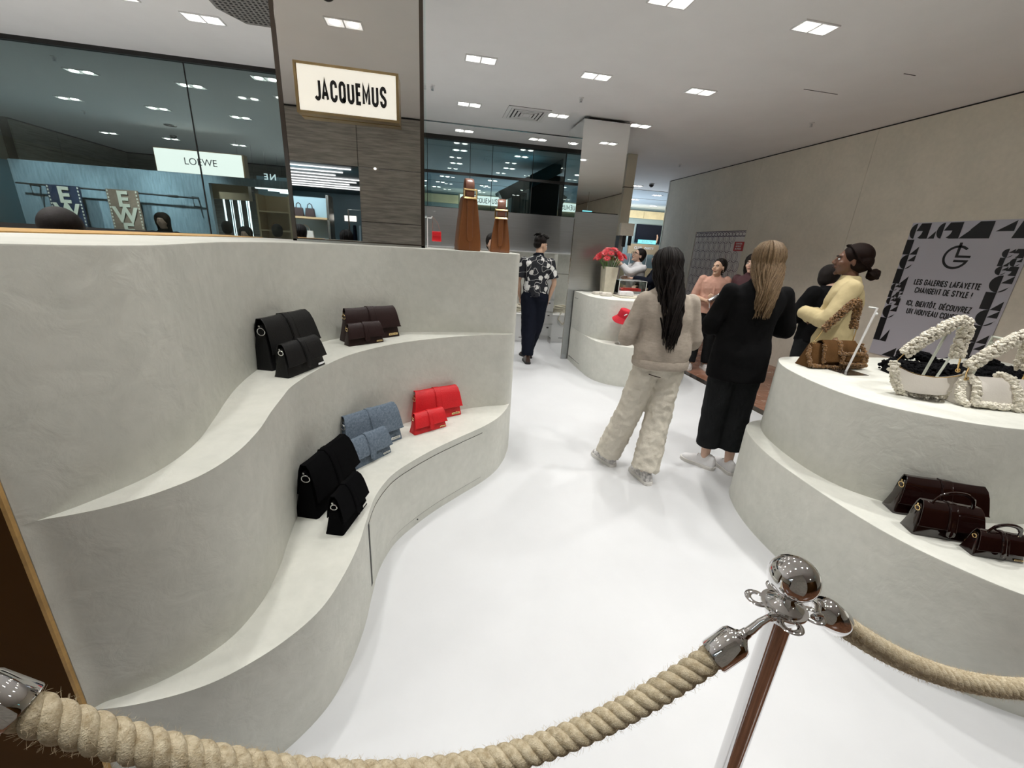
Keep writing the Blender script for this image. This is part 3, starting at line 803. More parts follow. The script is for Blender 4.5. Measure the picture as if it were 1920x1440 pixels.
# ================================================================== DISPLAY COUNTERS
C0 = [(-.86, .89), (-.76, .89), (-.64, .91), (-.55, .95), (-.45, 1.03), (-.37, 1.14), (-.325, 1.29), (-.30, 1.45), (-.293, 1.6), (-.278, 1.78), (-.225, 1.95), (-.14, 2.08), (0.0, 2.24), (.17, 2.40), (.34, 2.555), (.46, 2.70), (.545, 2.86), (.582, 2.960), (.60, 3.01), (.613, 3.055), (.635, 3.16)]
C1 = [(-.86, .89), (-.838, .908), (-.79, .922), (-.73, .948), (-.66, 1.0), (-.60, 1.08), (-.568, 1.2), (-.565, 1.35), (-.58, 1.5), (-.59, 1.65), (-.595, 1.78), (-.57, 1.95), (-.52, 2.15), (-.45, 2.32), (-.33, 2.49), (-.19, 2.63), (0.0, 2.755), (.24, 2.87), (.42, 2.92), (.53, 2.935), (.580, 2.965), (.60, 3.01), (.613, 3.055), (.635, 3.16)]
C2 = [(-.86, .89), (-.838, .910), (-.79, .968), (-.73, 1.07), (-.708, 1.18), (-.712, 1.3), (-.74, 1.45), (-.795, 1.73), (-.815, 2.0), (-.795, 2.25), (-.72, 2.5), (-.60, 2.70), (-.42, 2.85), (-.22, 2.94), (.12, 2.985), (.36, 2.985), (.50, 2.975), (.578, 2.975), (.60, 3.01), (.613, 3.055), (.635, 3.16)]
TAIL = [(v.x, v.y) for v in cr_spline([(.60, 3.01), (.613, 3.055), (.626, 3.105), (.635, 3.16)], 4)]
def block_poly(C):
    p = [(v.x, v.y) for v in cr_spline(C[:-2], 6)][:-1] + TAIL
    return p + [(.64, 3.3), (.63, 3.48), (.58, 3.53), (-1.25, 3.53), (-1.25, .89)]
lc = thing('display_counter', 'long wavy plaster display counter with two stepped shelves on the left', 'display counter')
obj('lower_tier', MB().prism(block_poly(C0), 0.0, 0.44), 'plaster', lc)
obj('middle_tier', MB().prism(block_poly(C1), 0.44, 1.0), 'plaster', lc)
obj('upper_tier', MB().prism(block_poly(C2), 1.0, 1.57, 0.006), 'plaster', lc)
# flush service door in the lowest riser
cs0 = cr_spline(C0, 10)
def slab(i0, i1, z0, z1, off, m_, name):
    fr = []; bk = []
    mb = MB()
    rs = []
    for i in range(i0, i1+1):
        a, b = cs0[i-1], cs0[i+1]
        t = (b-a).normalized(); nn = Vector((t.y, -t.x, 0))
        p = cs0[i]
        q = p + nn*off; r_ = p - nn*0.004
        rs.append([(q.x, q.y, z0), (q.x, q.y, z1), (r_.x, r_.y, z1), (r_.x, r_.y, z0)])
    mb.rings(rs, True)
    return obj(name, mb, m_, lc)
def idx(pt):
    return min(range(len(cs0)), key=lambda i: (cs0[i].x-pt[0])**2 + (cs0[i].y-pt[1])**2)
ia, ib = idx((-.29, 1.62)), idx((.31, 2.54))
slab(ia, ib, 0.050, 0.398, 0.0012, 'dark', 'door_gap')
slab(ia+1, ib-1 if False else ib, 0.0535, 0.3945, 0.0030, 'plaster', 'service_door')
slab(ib-1, ib, 0.0535, 0.3945, 0.0012, 'dark', 'door_gap')
obj('screw', MB().ell((cs0[idx((-.10, 2.12))].x+0.005, cs0[idx((-.10, 2.12))].y-0.004, 0.035), (0.004,)*3, None, 8, 6), 'black', lc)
obj('end_panel', rect(MB(), -2.6, -0.870, 0.880, 0.889, 0, 1.55), 'wood_dark', lc, smooth=False)
obj('edge_strip', rect(MB(), -0.869, -0.861, 0.880, 0.889, 0, 1.57), 'wood_edge', lc, smooth=False)
te = MB(); rect(te, -1.60, -1.252, 0.89, 3.53, 1.45, 1.574)
obj('top_edge_board', te, 'wood_edge', lc, smooth=False)
obj('back_panel', rect(MB(), -1.60, -1.252, 0.89, 3.53, 0, 1.45), 'wood_dark', lc, smooth=False)

D0 = [(2.4, 2.40), (2.25, 2.36), (2.14, 2.27), (2.06, 2.13), (2.0, 1.96), (1.965, 1.78), (1.95, 1.58), (1.945, 1.4), (1.955, 1.22), (1.985, 1.08), (2.04, .95), (2.12, .82), (2.25, .71), (2.45, .60), (2.75, .50), (3.2, .44), (3.8, .44), (4.3, .55)]
D1 = [(2.50, 2.40), (2.36, 2.37), (2.25, 2.26), (2.17, 2.12), (2.115, 1.94), (2.09, 1.79), (2.085, 1.65), (2.11, 1.53), (2.165, 1.43), (2.26, 1.33), (2.38, 1.245), (2.53, 1.185), (2.75, 1.15), (3.0, 1.13), (3.4, 1.10), (3.9, 1.05), (4.3, 1.1)]
def rpoly(C):
    return [(v.x, v.y) for v in cr_spline(C, 6)] + [(4.3, 2.40)]
rc = thing('display_counter', 'two-tier curved plaster display counter on the right with shearling bags on top', 'display counter')
obj('lower_tier', MB().prism(rpoly(D0), 0.0, 0.52, 0.008), 'plaster', rc)
obj('upper_tier', MB().prism(rpoly(D1), 0.52, 1.0, 0.008), 'plaster', rc)

E0 = [(2.05, 6.12), (2.045, 5.8), (2.04, 5.29), (2.045, 5.05), (2.09, 4.86), (2.19, 4.71), (2.33, 4.62), (2.55, 4.56), (2.85, 4.56), (3.15, 4.68), (3.35, 4.95), (3.42, 5.3), (3.40, 6.0)]
E1 = [(2.05, 6.12), (2.045, 5.8), (2.042, 5.35), (2.075, 5.16), (2.15, 5.03), (2.28, 4.93), (2.45, 4.89), (2.8, 4.89), (3.05, 4.98), (3.25, 5.2), (3.30, 5.5), (3.30, 6.0)]
def epoly(C, x1):
    return [(v.x, v.y) for v in cr_spline(C, 6)][1:] + [(x1, 6.64), (2.66, 6.64), (2.66, 5.935), (2.06, 5.935)] if False else [(v.x, v.y) for v in cr_spline(C[1:], 6)] + [(x1, 6.6), (2.62, 6.6), (2.62, 5.93), (2.05, 5.93)]
cc = thing('display_counter', 'round-nosed plaster counter by the mirror column with a vase of red flowers', 'display counter')
obj('lower_tier', MB().prism(epoly(E0, 3.40), 0.0, 0.52, 0.006), 'plaster', cc)
obj('upper_tier', MB().prism(epoly(E1, 3.30), 0.52, 1.05, 0.006), 'plaster', cc)
obj('drawer_gap', rect(MB(), 2.0435, 2.05, 5.45, 5.86, 0.955, 0.960), 'dark', cc, smooth=False)
obj('drawer_gap', rect(MB(), 2.0405, 2.05, 5.2, 5.86, 0.075, 0.080), 'dark', cc, smooth=False)

# ================================================================== MIRROR PILLAR AND SIGN
mp = thing('mirror_pillar', 'tall bronze mirror pillar standing on the wavy counter behind the lit sign', 'pillar', (-0.93, 3.15, 1.57))
obj('core', rect(MB(), 0.02, 0.86, 0.012, 0.36, 0.0, CEIL-1.57), 'bronze', mp, smooth=False)
obj('mirror_face', rect(MB(), 0.025, 0.845, 0.0, 0.012, 0.02, CEIL-1.57), 'mirror_bronze', mp, smooth=False)
for x in (0.0, 0.845):
    obj('edge_trim', rect(MB(), x, x+0.025, -0.006, 0.02, 0.0, CEIL-1.57), 'bronze', mp, smooth=False)
obj('base_trim', rect(MB(), 0.0, 0.87, -0.006, 0.01, 0.0, 0.012), 'steel_l', mp, smooth=False)
obj('return_glass', rect(MB(), 0.872, 0.880, 0.0, 0.36, 0.0, CEIL-1.57), 'acrylic', mp, smooth=False)
sg = thing('lit_sign', 'large lightbox sign reading JACQUEMUS in a brass frame on the bronze mirror pillar', 'sign', (-0.51, 3.09, 2.445))
obj('sign_box', MB().box((0, 0.02, 0), (0.60, 0.06, 0.265)), 'brass', sg, smooth=False, bevel=0.003)
obj('sign_face', MB().box((0, -0.012, 0.002), (0.565, 0.01, 0.235)), 'sign_face', sg, smooth=False)
for nm, c, d in (('frame_rail', (0, -0.014, 0.126), (0.60, 0.016, 0.013)), ('frame_rail', (0, -0.014, -0.126), (0.60, 0.016, 0.013)),
                 ('frame_stile', (-0.2935, -0.014, 0), (0.013, 0.016, 0.24)), ('frame_stile', (0.2935, -0.014, 0), (0.013, 0.016, 0.24))):
    obj(nm, MB().box(c, d), 'brass', sg, smooth=False)
strokes('JACQUEMUS', (0.02, -0.018, -0.002), (PI/2, 0, 0), 0.094, 'letter', sg, 0.665, 0.225, 0.27)

s2 = thing('lit_sign', 'distant lightbox sign reading JACQUEMUS seen through the back window', 'sign', (1.0, 9.0, 2.44))
obj('sign_face', rect(MB(), -0.48, 0.48, -0.01, 0.01, -0.065, 0.10), 'sign_face2', s2, smooth=False)
obj('sign_box', rect(MB(), -0.50, 0.50, 0.011, 0.12, -0.17, 0.115), 'gold_band', s2, smooth=False)
strokes('JACQUEMUS', (0.0, -0.012, 0.015), (PI/2, 0, 0), 0.085, 'letter_grey', s2, 1.1, 0.13, 0.22)

s3 = thing('lit_sign', 'white lightbox sign reading LOEWE above the blue boutique wall', 'sign', (-4.35, 9.72, 2.77))
obj('sign_face', rect(MB(), -0.78, 0.70, -0.01, 0.01, -0.19, 0.20), 'sign_face2', s3, smooth=False)
obj('sign_box', rect(MB(), -0.80, 0.74, 0.011, 0.16, -0.6, 0.215), 'tan', s3, smooth=False)
text('LOEWE', (-0.02, -0.016, 0.01), (PI/2, 0, 0), 0.17, 'letter_grey', s3, 1.0, 0.0, 0.001)
s4 = thing('shop_lettering', 'glowing white letters seen reversed above the boutique entrance', 'sign', (-3.10, 9.45, 2.60))
text('N', (0.06, 0, 0), (PI/2, 0, 0), 0.15, 'letter_white', s4, 1.0, 0.002, 0.004, flip=True)
text('E', (-0.06, 0, 0), (PI/2, 0, 0), 0.15, 'letter_white', s4, 1.0, 0.002, 0.004, flip=True)

# ================================================================== CEILING FITTINGS
def make_light():
    t = thing('ceiling_downlight', 'twin square recessed downlight', 'ceiling light', (0, 0, 0))
    fr = MB()
    for (cx, cy, dx, dy) in ((0, 0.072, 0.30, 0.010), (0, -0.072, 0.30, 0.010), (-0.146, 0, 0.010, 0.134), (0.146, 0, 0.010, 0.134), (0, 0, 0.012, 0.134)):
        fr.box((cx, cy, -0.004), (dx, dy, 0.010))
    obj('frame', fr, 'white_gloss', t, smooth=False)
    obj('reflector_tray', MB().box((0, 0, -0.0015), (0.28, 0.134, 0.003)), 'reflector', t, smooth=False)
    for sx in (-0.073, 0.073):
        l = obj('lamp', MB().lathe([(0.0, -0.012), (0.034, -0.012), (0.046, -0.007), (0.046, -0.003), (0.0, -0.003)], 18, (sx, 0, 0)), 'lamp', t)
    return t
lp = make_light()
rown = {-4.0: 'far behind the entrance', -2.2: 'behind the entrance rope', 0.5: 'over the stanchion', 1.9: 'over the wavy counter, mirrored in the bronze pillar', 3.3: 'in the nearest visible row',
        4.71: 'in the second visible row', 6.1: 'in the row level with the mirror column', 7.43: 'in the row by the back window', 7.45: 'in the row by the back window'}
ordn = ['leftmost', 'second from left', 'middle', 'fourth from left', 'rightmost']
first = True
def place_light(x, y, lab, grp):
    global first
    o = lp if first else copy_tree(lp)
    first = False
    o.location = (x, y, CEIL); o['label'] = lab; o['group'] = grp
for (x, y) in GRID:
    k = GX.index(x) if x in GX else (2 if x < 1 else 3)
    place_light(x, y, f'{ordn[k]} twin downlight {rown[y]}', 'shop ceiling downlights')
place_light(-2.45, 4.50, 'twin downlight cut by the top edge left of the grille', 'shop ceiling downlights')
fl = ['left of three near twin downlights beyond the glass', 'right near twin downlight beyond the glass, by the pane joint', 'second row twin downlight beyond the glass, far left', 'second row twin downlight beyond the glass, middle',
      'second row twin downlight beyond the glass, right', 'farthest twin downlight beyond the glass, left', 'farthest twin downlight above the boutique sign', 'farthest twin downlight right of the boutique sign',
      'twin downlight hidden behind the pillar, nearer', 'twin downlight hidden behind the pillar, farther']
for (x, y), l in zip(FAR, fl):
    place_light(x, y, l, 'downlights beyond the left glass, in place of reflections')
for i, (x, y) in enumerate(MALL):
    wh = 'right of the mirror column' if x > 4 else ('left pair' if x < 1 else 'right pair') + ' through the back window'
    dist_ = {8.9: 'nearest', 10.3: 'second nearest', 11.0: 'nearest', 12.32: 'second', 12.4: 'third', 13.0: 'middle', 13.6: 'fourth', 13.69: 'third', 13.8: 'fourth leftmost', 14.8: 'fifth', 14.96: 'fourth', 15.6: 'last'}[y]
    place_light(x, y, f'{dist_} hall downlight seen {wh}' + {16: ', on the left edge', 15: ', beside the left edge', 17: ', close to the gilded band', 18: ', nearer the wall end'}.get(i, ''), 'far hall downlights')

def sprinkler(x, y, lab):
    t = thing('sprinkler_head', lab, 'sprinkler', (x, y, CEIL))
    obj('escutcheon', MB().lathe([(0.0, 0.0), (0.032, 0.0), (0.030, -0.006), (0.012, -0.010), (0.0, -0.010)], 16), 'white', t)
    m_ = MB().tube([(0, 0, -0.008), (0, 0, -0.04)], 0.006, 8)
    m_.tube([(-0.014, 0, -0.012), (-0.016, 0, -0.03), (0, 0, -0.045)], 0.0025, 6).tube([(0.014, 0, -0.012), (0.016, 0, -0.03), (0, 0, -0.045)], 0.0025, 6)
    m_.lathe([(0.0, -0.043), (0.017, -0.043), (0.017, -0.047), (0.0, -0.047)], 14)
    obj('deflector', m_, 'steel', t)
for x, y, l in ((1.69, 5.36, 'ceiling sprinkler above the vent and mirror column'), (4.65, 5.15, 'ceiling sprinkler nearest the right wall'), (4.66, 8.12, 'far ceiling sprinkler near the end of the right wall'),
                (-0.01, 5.6, 'ceiling sprinkler just right of the bronze pillar'), (-4.1, 6.25, 'ceiling sprinkler beyond the left glass'), (-5.6, 8.9, 'ceiling sprinkler far left beyond the glass')):
    sprinkler(x, y, l)
def dome(x, y, lab, r=0.06):
    t = thing('dome_camera', lab, 'camera', (x, y, CEIL))
    obj('housing', MB().lathe([(0, 0), (r*1.2, 0), (r*1.15, -0.02), (r*1.0, -0.025), (0, -0.025)], 20), 'white', t)
    obj('dome', MB().lathe([(0, -0.02)] + [(r*math.cos(a), -0.025 - r*math.sin(a)) for a in (0, 0.3, 0.6, 0.9, 1.2, 1.45)] + [(0, -0.025-r)], 20), 'black', t)
dome(-0.75, 2.42, 'black dome camera mirrored at the top of the bronze pillar')
dome(5.35, 10.5, 'black dome camera on the far ceiling by the wall end')
dome(-5.0, 10.2, 'black dome camera beyond the left glass')
vt = thing('ceiling_vent', 'square louvred ceiling vent left of the mirror column', 'vent', (1.22, 6.22, CEIL))
obj('backing', MB().box((0, 0, -0.002), (0.56, 0.56, 0.004)), 'dark', vt, smooth=False)
for k in range(5):
    s_ = 0.56 - k*0.10
    m_ = MB()
    w = 0.03 if k else 0.045
    for (cx, cy, dx, dy) in ((0, s_/2-w/2, s_, w), (0, -s_/2+w/2, s_, w), (s_/2-w/2, 0, w, s_-2*w), (-s_/2+w/2, 0, w, s_-2*w)):
        m_.box((cx, cy, -0.008-0.002*k), (dx, dy, 0.006))
    obj('louvre', m_, 'white', vt, smooth=False)
obj('centre_plate', MB().box((0, 0, -0.016), (0.09, 0.09, 0.006)), 'white', vt, smooth=False)
gr = thing('ceiling_grille', 'grey perforated ceiling panel at the top left by the pillar', 'grille', (-1.55, 4.3, CEIL))
obj('panel', MB().prism([(-0.16, -0.35), (0.5, -0.35), (0.5, 0.37), (-0.02, 0.37), (-0.16, 0.16)], -0.012, 0.0), 'dots', gr, smooth=False)
hm = MB()
for i in range(16):
    for j in range(17):
        x = -0.12+i*0.038; y = -0.32+j*0.04
        if x < -0.02 and y > 0.14 + (x+0.16)*1.4: continue
        hm.box((x, y, -0.0125), (0.020, 0.020, 0.002))
h_ = obj('perforations', hm, 'dark', gr, smooth=False); h_['kind'] = 'stuff'
for i, (x0, y0, x1, y1, l) in enumerate(((3.69, 4.30, 4.10, 4.32, 'long thin slit in the ceiling at the right'), (4.17, 3.71, 4.30, 3.72, 'short thin slit in the ceiling at the right'))):
    sl = obj('ceiling_slit', rect(MB(), x0, x1, y0-0.004, y0+0.004, CEIL-0.002, CEIL+0.001), 'dark', None, smooth=False)
    tag(sl, l, 'slit')
vb = thing('ceiling_vent', 'slotted vent seen in the left edge of the bronze pillar', 'vent', (-1.02, 0.55, CEIL))
for k in range(4):
    obj('slot', MB().box((-0.08+0.05*k, 0, -0.003), (0.018, 0.22, 0.006)), 'dark', vb, smooth=False)
lv = tag(obj('ceiling_vent', MB().lathe([(0, 0), (0.10, 0), (0.09, -0.012), (0.05, -0.012), (0.05, -0.004), (0, -0.004)], 24, (-4.6, 9.35, CEIL)), 'steel_l'), 'round ceiling vent beyond the left glass', 'vent')
ex = thing('exit_sign', 'small teal exit sign mirrored in the mirror column', 'sign', (4.6, -1.0, 2.7))
obj('face', MB().box((0, 0, 0), (0.30, 0.03, 0.15)), 'cyan_sign', ex, smooth=False)
obj('hanger', MB().tube([(0, 0, 0.07), (0, 0, 0.6)], 0.008), 'steel_l', ex)

# ================================================================== BLUE BOUTIQUE WALL: rail and scarves
rl = thing('wall_rail', 'long thin black rail mounted on the blue boutique wall', 'rail', (-5.72, 9.30, 2.14))
obj('rod', MB().tube([(-1.42, 0, 0.02), (1.40, 0, -0.02)], 0.014), 'black', rl)
for x in (-1.22, 1.30):
    obj('bracket', MB().tube([(x, 0.20, 0), (x, 0, 0), (x+0.01, 0, -0.16), (x+0.01, 0.20, -0.16)], 0.012, 8), 'black', rl)
obj('coupler', MB().tube([(0.9, 0, -0.013), (1.06, 0, -0.015)], 0.022), 'black', rl)
def scarf(x, m_, lab, word):
    t = thing('scarf', lab, 'scarf', (x, 9.27, 2.17))
    mb = MB()
    rs = []
    for k in range(15):
        z = -k*0.055
        rs.append([(-0.25, -0.02, z), (0.25, -0.02+0.01*math.sin(k), z), (0.25, -0.005+0.01*math.sin(k), z), (-0.25, -0.005, z)])
    mb.rings(rs, True)
    obj('cloth', mb, m_, t)
    for s in (-1, 1):
        b = MB()
        for k in range(14): b.box((s*0.225, -0.026, -0.03-k*0.055), (0.02, 0.006, 0.03))
        obj('border_stitch', b, 'cream', t, smooth=False)
    for k, ch in enumerate(word):
        text(ch, (0.0, -0.034, -0.17-0.27*k), (PI/2, 0, 0), 0.36, 'cream', t, 1.0, 0.012, 0.003)
    fr = MB()
    for k in range(26): fr.tube([(-0.245+0.0196*k, -0.012, -0.77), (-0.245+0.0196*k+random.uniform(-.01, .01), -0.012, -0.86)], 0.006, 4)
    o = obj('fringe', fr, m_, t); o['kind'] = 'stuff'
scarf(-6.43, 'scarf_n', 'navy scarf with white letters hanging on the black rail', 'EWE')
scarf(-5.53, 'scarf_t', 'taupe scarf with white letters hanging on the black rail', 'EWE')

# ================================================================== SHOP INTERIORS (one beyond the glass, one reflected in the pillar)
def led_line(a, b, lab, grp, m_='ledw', r=0.016, hang=False):
    t = thing('led_tube', lab, 'light', (0, 0, 0), 0, grp)
    obj('tube', MB().tube([a, b], r, 8), m_, t)
    if hang:
        for f in (0.15, 0.85):
            p = Vector(a).lerp(Vector(b), f)
            obj('hanger_wire', MB().tube([p, (p.x, p.y, CEIL)], 0.003, 5), 'steel_l', t)
def small_bag(x, y, z, m_, lab, w=0.22, h=0.16, rz=0.0):
    t = thing('handbag', lab, 'handbag', (x, y, z), rz)
    b = MB().box((0, 0, h*0.42), (w, 0.09, h*0.84), None, (0.86, 0.5))
    obj('body', b, m_, t, bevel=0.01)
    obj('handle', MB().tube([(-w*0.25, 0, h*0.8), (-w*0.2, 0, h*1.15), (0, 0, h*1.3), (w*0.2, 0, h*1.15), (w*0.25, 0, h*0.8)], 0.008, 6), m_, t)
    return t
# beyond the glass
struct('wall_boutique', rect(MB(), -4.3, -1.5, 12.2, 12.3, 0, 2.9), 'shelf_blue', smooth=False)
bk = thing('shelving_unit', 'lit oak wall shelving inside the boutique entrance beyond the glass', 'shelving', (-3.6, 11.6, 0))
for x in (-0.55, 0.15, 0.85, 1.55):
    obj('upright', rect(MB(), x-0.02, x+0.02, 0, 0.5, 0, 2.45), 'oak', bk, smooth=False)
for x in (-0.2, 0.5):
    for z in (1.2, 1.62, 2.05):
        obj('shelf', rect(MB(), x-0.33, x+0.33, 0, 0.5, z, z+0.03), 'oak', bk, smooth=False)
for z in (1.2, 1.75, 2.4):
    obj('shelf', rect(MB(), 0.87, 1.53, 0, 0.5, z, z+0.03), 'oak', bk, smooth=False)
obj('back_board', rect(MB(), -0.55, 0.15, 0.5, 0.52, 0, 2.45), 'oak', bk, smooth=False)
small_bag(-3.1, 11.75, 1.65, 'white_l', 'pale small bag on the middle shelf of the boutique beyond the glass')
small_bag(-2.4, 11.75, 1.78, 'leather_br', 'dark brown small bag on the right shelf of the boutique beyond the glass', 0.2, 0.14)
small_bag(-3.85, 11.75, 1.65, 'caramel', 'caramel small bag on the left shelf of the boutique beyond the glass', 0.2, 0.14)
for k in range(5):
    led_line((-4.15+k*0.12, 10.1+k*0.42, 2.52), (-2.2+k*0.05, 10.0+k*0.42, 2.50), ['nearest', 'second', 'third', 'fourth', 'last'][k] + ' slanting LED tube over the boutique entrance', 'LED tubes over the boutique entrance', 'ledw', 0.016, True)
rk = thing('glass_display', 'glass display cabinet with glowing vertical edges at the boutique entrance', 'display cabinet', (-3.95, 9.9, 0))
for k in range(7):
    obj('glowing_edge', MB().box((-0.2+k*0.075, 0.1*(k % 2), 1.2), (0.012 if k % 3 else 0.028, 0.012, 2.3)), 'led' if k % 2 else 'ledw', rk, smooth=False)
obj('glass_panel', rect(MB(), -0.22, 0.3, -0.01, 0.0, 0, 2.35), 'acrylic', rk, smooth=False)
obj('top_rail', rect(MB(), -0.24, 0.32, -0.02, 0.14, 2.35, 2.39), 'dark', rk, smooth=False)

# behind the camera: travertine wall and a lit shop, both seen in the bronze mirror
tv = struct('wall_travertine', rect(MB(), -1.085, 0.9, -0.85, -0.78, 0, CEIL), 'dark', smooth=False)
struct('wall_travertine', rect(MB(), -3.4, -1.085, -0.85, -0.78, 2.60, CEIL), 'dark', smooth=False)
for (a, b, z0, z1) in ((-1.083, -0.1, 0, 1.3), (-1.083, -0.1, 1.31, 1.84), (-1.083, 0.9, 1.85, 2.585), (-1.083, 0.9, 2.60, CEIL-0.03), (-0.09, 0.9, 0, 1.84), (-2.2, -1.087, 2.60, CEIL-0.03), (-3.4, -2.21, 2.60, CEIL-0.03)):
    obj('panel', rect(MB(), a, b-0.004, -0.78, -0.74, z0, z1), 'trav', tv, smooth=False)
struct('trim_13', rect(MB(), -1.09, 0.9, -0.742, -0.736, 2.585, 2.592), 'steel_l', smooth=False)
tt = thing('downlight_strip', 'tiny spot glowing in the travertine joint mirrored in the pillar', 'light', (-0.85, -0.745, 2.588))
obj('lamp', MB().ell((0, 0.005, 0), (0.018, 0.008, 0.009), None, 10, 6), 'lamp', tt)
struct('wall_shop', rect(MB(), -4.2, -0.9, -5.6, -5.5, 0, 2.9), 'blue_side', smooth=False)
struct('ceiling_shop', rect(MB(), -4.2, -0.6, -5.5, -0.86, 2.60, 2.64), 'blue_side', smooth=False)
sh = thing('shelving_unit', 'pale blue lit shelving mirrored low in the bronze pillar', 'shelving', (-2.15, -2.0, 0))
obj('back_board', rect(MB(), -0.62, 0.35, -0.06, 0, 0, 2.22), 'shelf_blue', sh, smooth=False)
for z in (1.25, 1.86):
    obj('shelf', rect(MB(), -0.62, 0.38, 0.0, 0.30, z, z+0.03), 'oak', sh, smooth=False)
obj('side_post', rect(MB(), 0.36, 0.40, -0.05, 0.3, 0, 2.25), 'steel_l', sh, smooth=False)
small_bag(-2.27, -1.85, 1.89, 'leather_br', 'left brown bag on the pale blue shelf mirrored in the pillar', 0.16, 0.17)
small_bag(-2.09, -1.85, 1.89, 'leather_br', 'right brown bag on the pale blue shelf mirrored in the pillar', 0.16, 0.17)
small_bag(-2.2, -1.85, 1.5, 'white_l', 'pale bag under the blue shelf mirrored in the pillar', 0.3, 0.2)
for k in range(8):
    y = -1.05-0.42*k
    led_line((-3.8, y, 2.588), (-1.25-0.2*(k % 3), y-0.03, 2.588), ['nearest', 'second', 'third', 'fourth', 'fifth', 'sixth', 'seventh', 'last'][k] + ' LED tube on the dark shop ceiling mirrored in the pillar', 'LED tubes mirrored in the pillar', 'ledw', 0.008)
area((-2.2, -1.2, 2.57), (1.6, 0.3), 40, (0.8, 0.94, 1.0), (-2.1, -1.9, 1.8))  # area lamp aimed at the mirrored shelving, without a fitting
s5 = thing('lit_sign', 'tiny cream lightbox mirrored low in the bronze pillar', 'sign', (-1.62, -2.9, 1.95))
obj('face', MB().box((0, 0, 0), (0.22, 0.02, 0.10)), 'sign_face2', s5, smooth=False)
gk = thing('clothes_rack', 'steel clothes rack with dark garments mirrored in the pillar', 'clothes rack', (-1.35, -2.6, 0))
obj('frame', MB().tube([(-0.25, 0, 0), (-0.25, 0, 2.1), (0.3, 0, 2.1), (0.3, 0, 0)], 0.015), 'steel_l', gk)
for k in range(4):
    obj('garment', MB().box((-0.15+0.11*k, 0, 1.45), (0.06, 0.4, 0.75), None, (0.8, 0.3)), ['navy', 'teal', 'velvet_k', 'shelf_blue'][k], gk, bevel=0.02)
struct('baseboard_1', rect(MB(), -3.4, 0.9, -0.80, -0.73, 0, 0.08), 'steel_l', smooth=False) if False else None

# ================================================================== HANDBAGS
def body_profile(D, H, t=0.0):
    # half section in Y,Z from front bottom round to back bottom (front is -Y)
    d = D/2 + t
    return [(-d, 0.0), (-d*0.98, H*0.08), (-d*0.72, H*0.45), (-d*0.42, H*0.80), (-d*0.26, H*0.94), (-d*0.05, H+t), (d*0.18, H*0.985+t), (d*0.38, H*0.88), (d*0.62, H*0.5), (d*0.9, H*0.08), (d, 0.0)]

